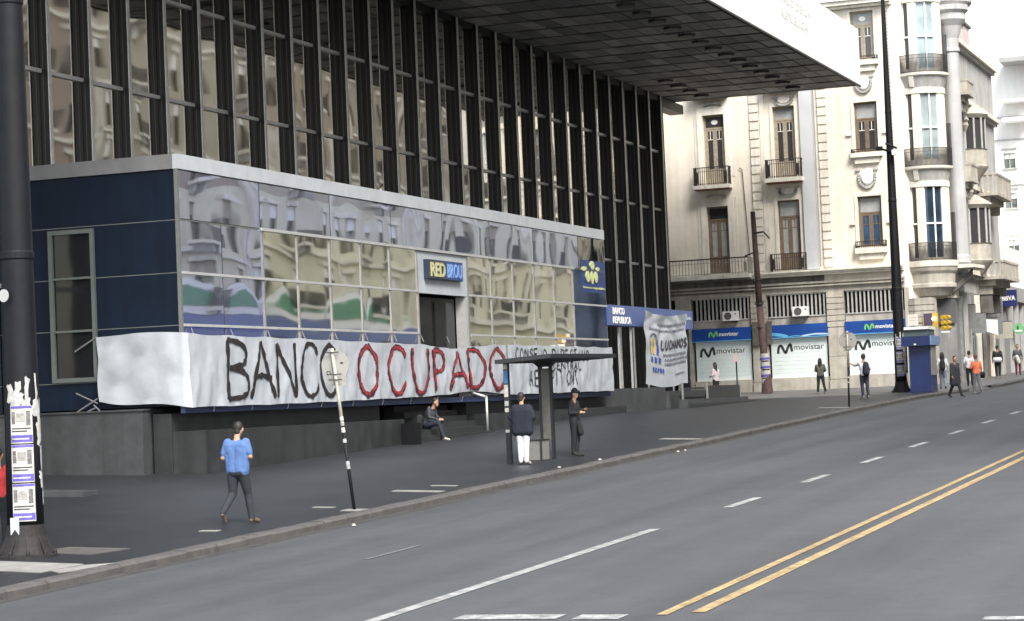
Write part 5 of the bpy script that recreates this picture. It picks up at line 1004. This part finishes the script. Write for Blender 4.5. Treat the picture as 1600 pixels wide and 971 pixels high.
person('man in long dark coat striding across the road beyond the kiosk', 93.6, 15.62, zr(93.6), PI+.9, 1.72, cl('charcoal_coat', (.022,.024,.030)), cl('charcoal_trousers', (.018,.019,.022)), shoe_k, hair_k,
    dict(kneeL=(.10,.10,.5), ankL=(.22,.12,.10), toeL=(.38,.13,.05), kneeR=(-.08,-.1,.5), ankR=(-.28,-.12,.12), toeR=(-.14,-.13,.04), elL=(-.08,.26,1.14), wrL=(-.02,.3,.9), elR=(.02,-.26,1.13), wrR=(.12,-.28,.92)), coat=[((0,.1,1.25),(.02,.13,.62),.13,.12),((0,-.1,1.25),(-.02,-.13,.60),.13,.13),((0,0,1.2),(0,0,.62),.15,.14)])
person('person in orange jacket and grey trousers crossing behind the dark coated man', 97.9, 15.42, zr(97.9), .7, 1.70, cl('orange_jacket', (.62,.16,.07)), cl('grey_trousers', (.13,.13,.14)), shoe_w, M('auburn_hair', (.12,.045,.03), .6),
    dict(kneeL=(.06,.09,.5), ankL=(.1,.1,.09), kneeR=(-.04,-.1,.5), ankR=(-.22,-.12,.12), elL=(.05,.25,1.15), wrL=(.2,.14,1.25)))
bag('handbag', 'round black handbag at the hip of the orange jacketed person', 'bag', [((-.02,-.30,.86),(.05,-.32,.80),.13,.13)], 97.9, 15.42, zr(97.9), .7, 1.70, black_c, [(0,-.28,.95),(0,-.2,1.2),(0,-.08,1.45)])
person('person with white sleeves and jeans walking away near the kiosk', 103.2, 17.78, G_(103, 17.8), .2, 1.68, cl('white_top', (.55,.56,.56)), cl('pale_jeans', (.16,.19,.24)), shoe_k, hair_k, dict(kneeL=(.05,.08,.5), ankL=(.12,.1,.09), ankR=(-.16,-.1,.12)), longhair=True)
bag('rucksack', 'black rucksack worn by the walker in white sleeves near the kiosk', 'bag', [((-.19,0,1.02),(-.17,0,1.32),.14,.12)], 103.2, 17.78, G_(103, 17.8), .2, 1.68, black_c)
person('person in white t-shirt and black trousers walking away behind the orange jacket', 106.5, 17.08, G_(106.5, 17.1), .1, 1.66, cl('white_tee', (.55,.55,.58)), black_c, shoe_k, hair_k, dict(ankL=(.1,.1,.09)), 'short')
person('walker in dark top with a white bundle round the waist farther up the pavement', 121.8, 18.02, zs(121.8, 18), .05, 1.74, black_c, black_c, shoe_w, hair_k, dict(ankL=(.05,.09,.09), ankR=(-.08,-.09,.1)))
bag('white_bag', 'white bundle slung at the back of the farther walker in dark top', 'bag', [((-.16,.1,.98),(-.16,-.12,.98),.14,.14)], 121.8, 18.02, zs(121.8, 18), .05, 1.74, cl('white_bundle', (.6,.6,.6)))
person('person in pale skirt and dark cardigan walking this way at the right edge', 126.3, 17.58, zs(126.3, 17.6), PI+.2, 1.70, cl('dark_cardigan', (.07,.07,.08)), cl('maroon_socks', (.12,.03,.04)), shoe_k, hair_k, {}, coat=None)
r_ = root('skirt_bag', 'pale cloth bag carried in front by the walker at the right edge', 'bag', (126, 17.5, .6)); place(blob([((.12,.05,.75),(.12,-.05,1.05),.13,.12,'x')], .02, 2), 'pouch', 126.3, 17.58, zs(126.3, 17.6), PI+.2, 1.7, r_, (cl('pale_cloth', (.5,.5,.45)),))
# red jacket glimpsed at the left edge, beyond the column
person('person in red and white jacket half hidden behind the massive lamp column', 30.9, 20.56, G_(30.9, 20.5), .2, 1.62, cl('red_jacket', (.42,.03,.03)), black_c, shoe_k, hair_k, dict(elR=(-.02,-.3,1.12), wrR=(.0,-.34,.9)))

# scraps of litter along the kerb
for k, (a, b) in enumerate(((57.4, 17.0), (57.9, 16.95), (49.6, 17.6), (52.3, 17.5), (36.4, 16.85))):
    mb = MB(); z = (zs(a, b) if b > 17.2 else zr(a))+.012; q = [(a+.07*math.cos(t)*random.uniform(.6, 1.2), b+.05*math.sin(t)*random.uniform(.6, 1.2)) for t in np.linspace(0, 2*math.pi, 7, endpoint=False)]
    mb.loft([[(x, y, z) for x, y in q], [(a+(x-a)*.6, b+(y-b)*.6, z+.035) for x, y in q]]); tag(mk(mb, 'paper_scrap', paper), ['white paper scrap in the gutter, nearer one of the far pair', 'white paper scrap in the gutter, farther one of the far pair', 'white paper scrap on the pavement edge in front of the shelter', 'white paper scrap on the pavement edge below the officer', 'single paper scrap in the gutter just past the leaning stop sign'][k], 'litter', 'paper scraps along the kerb')
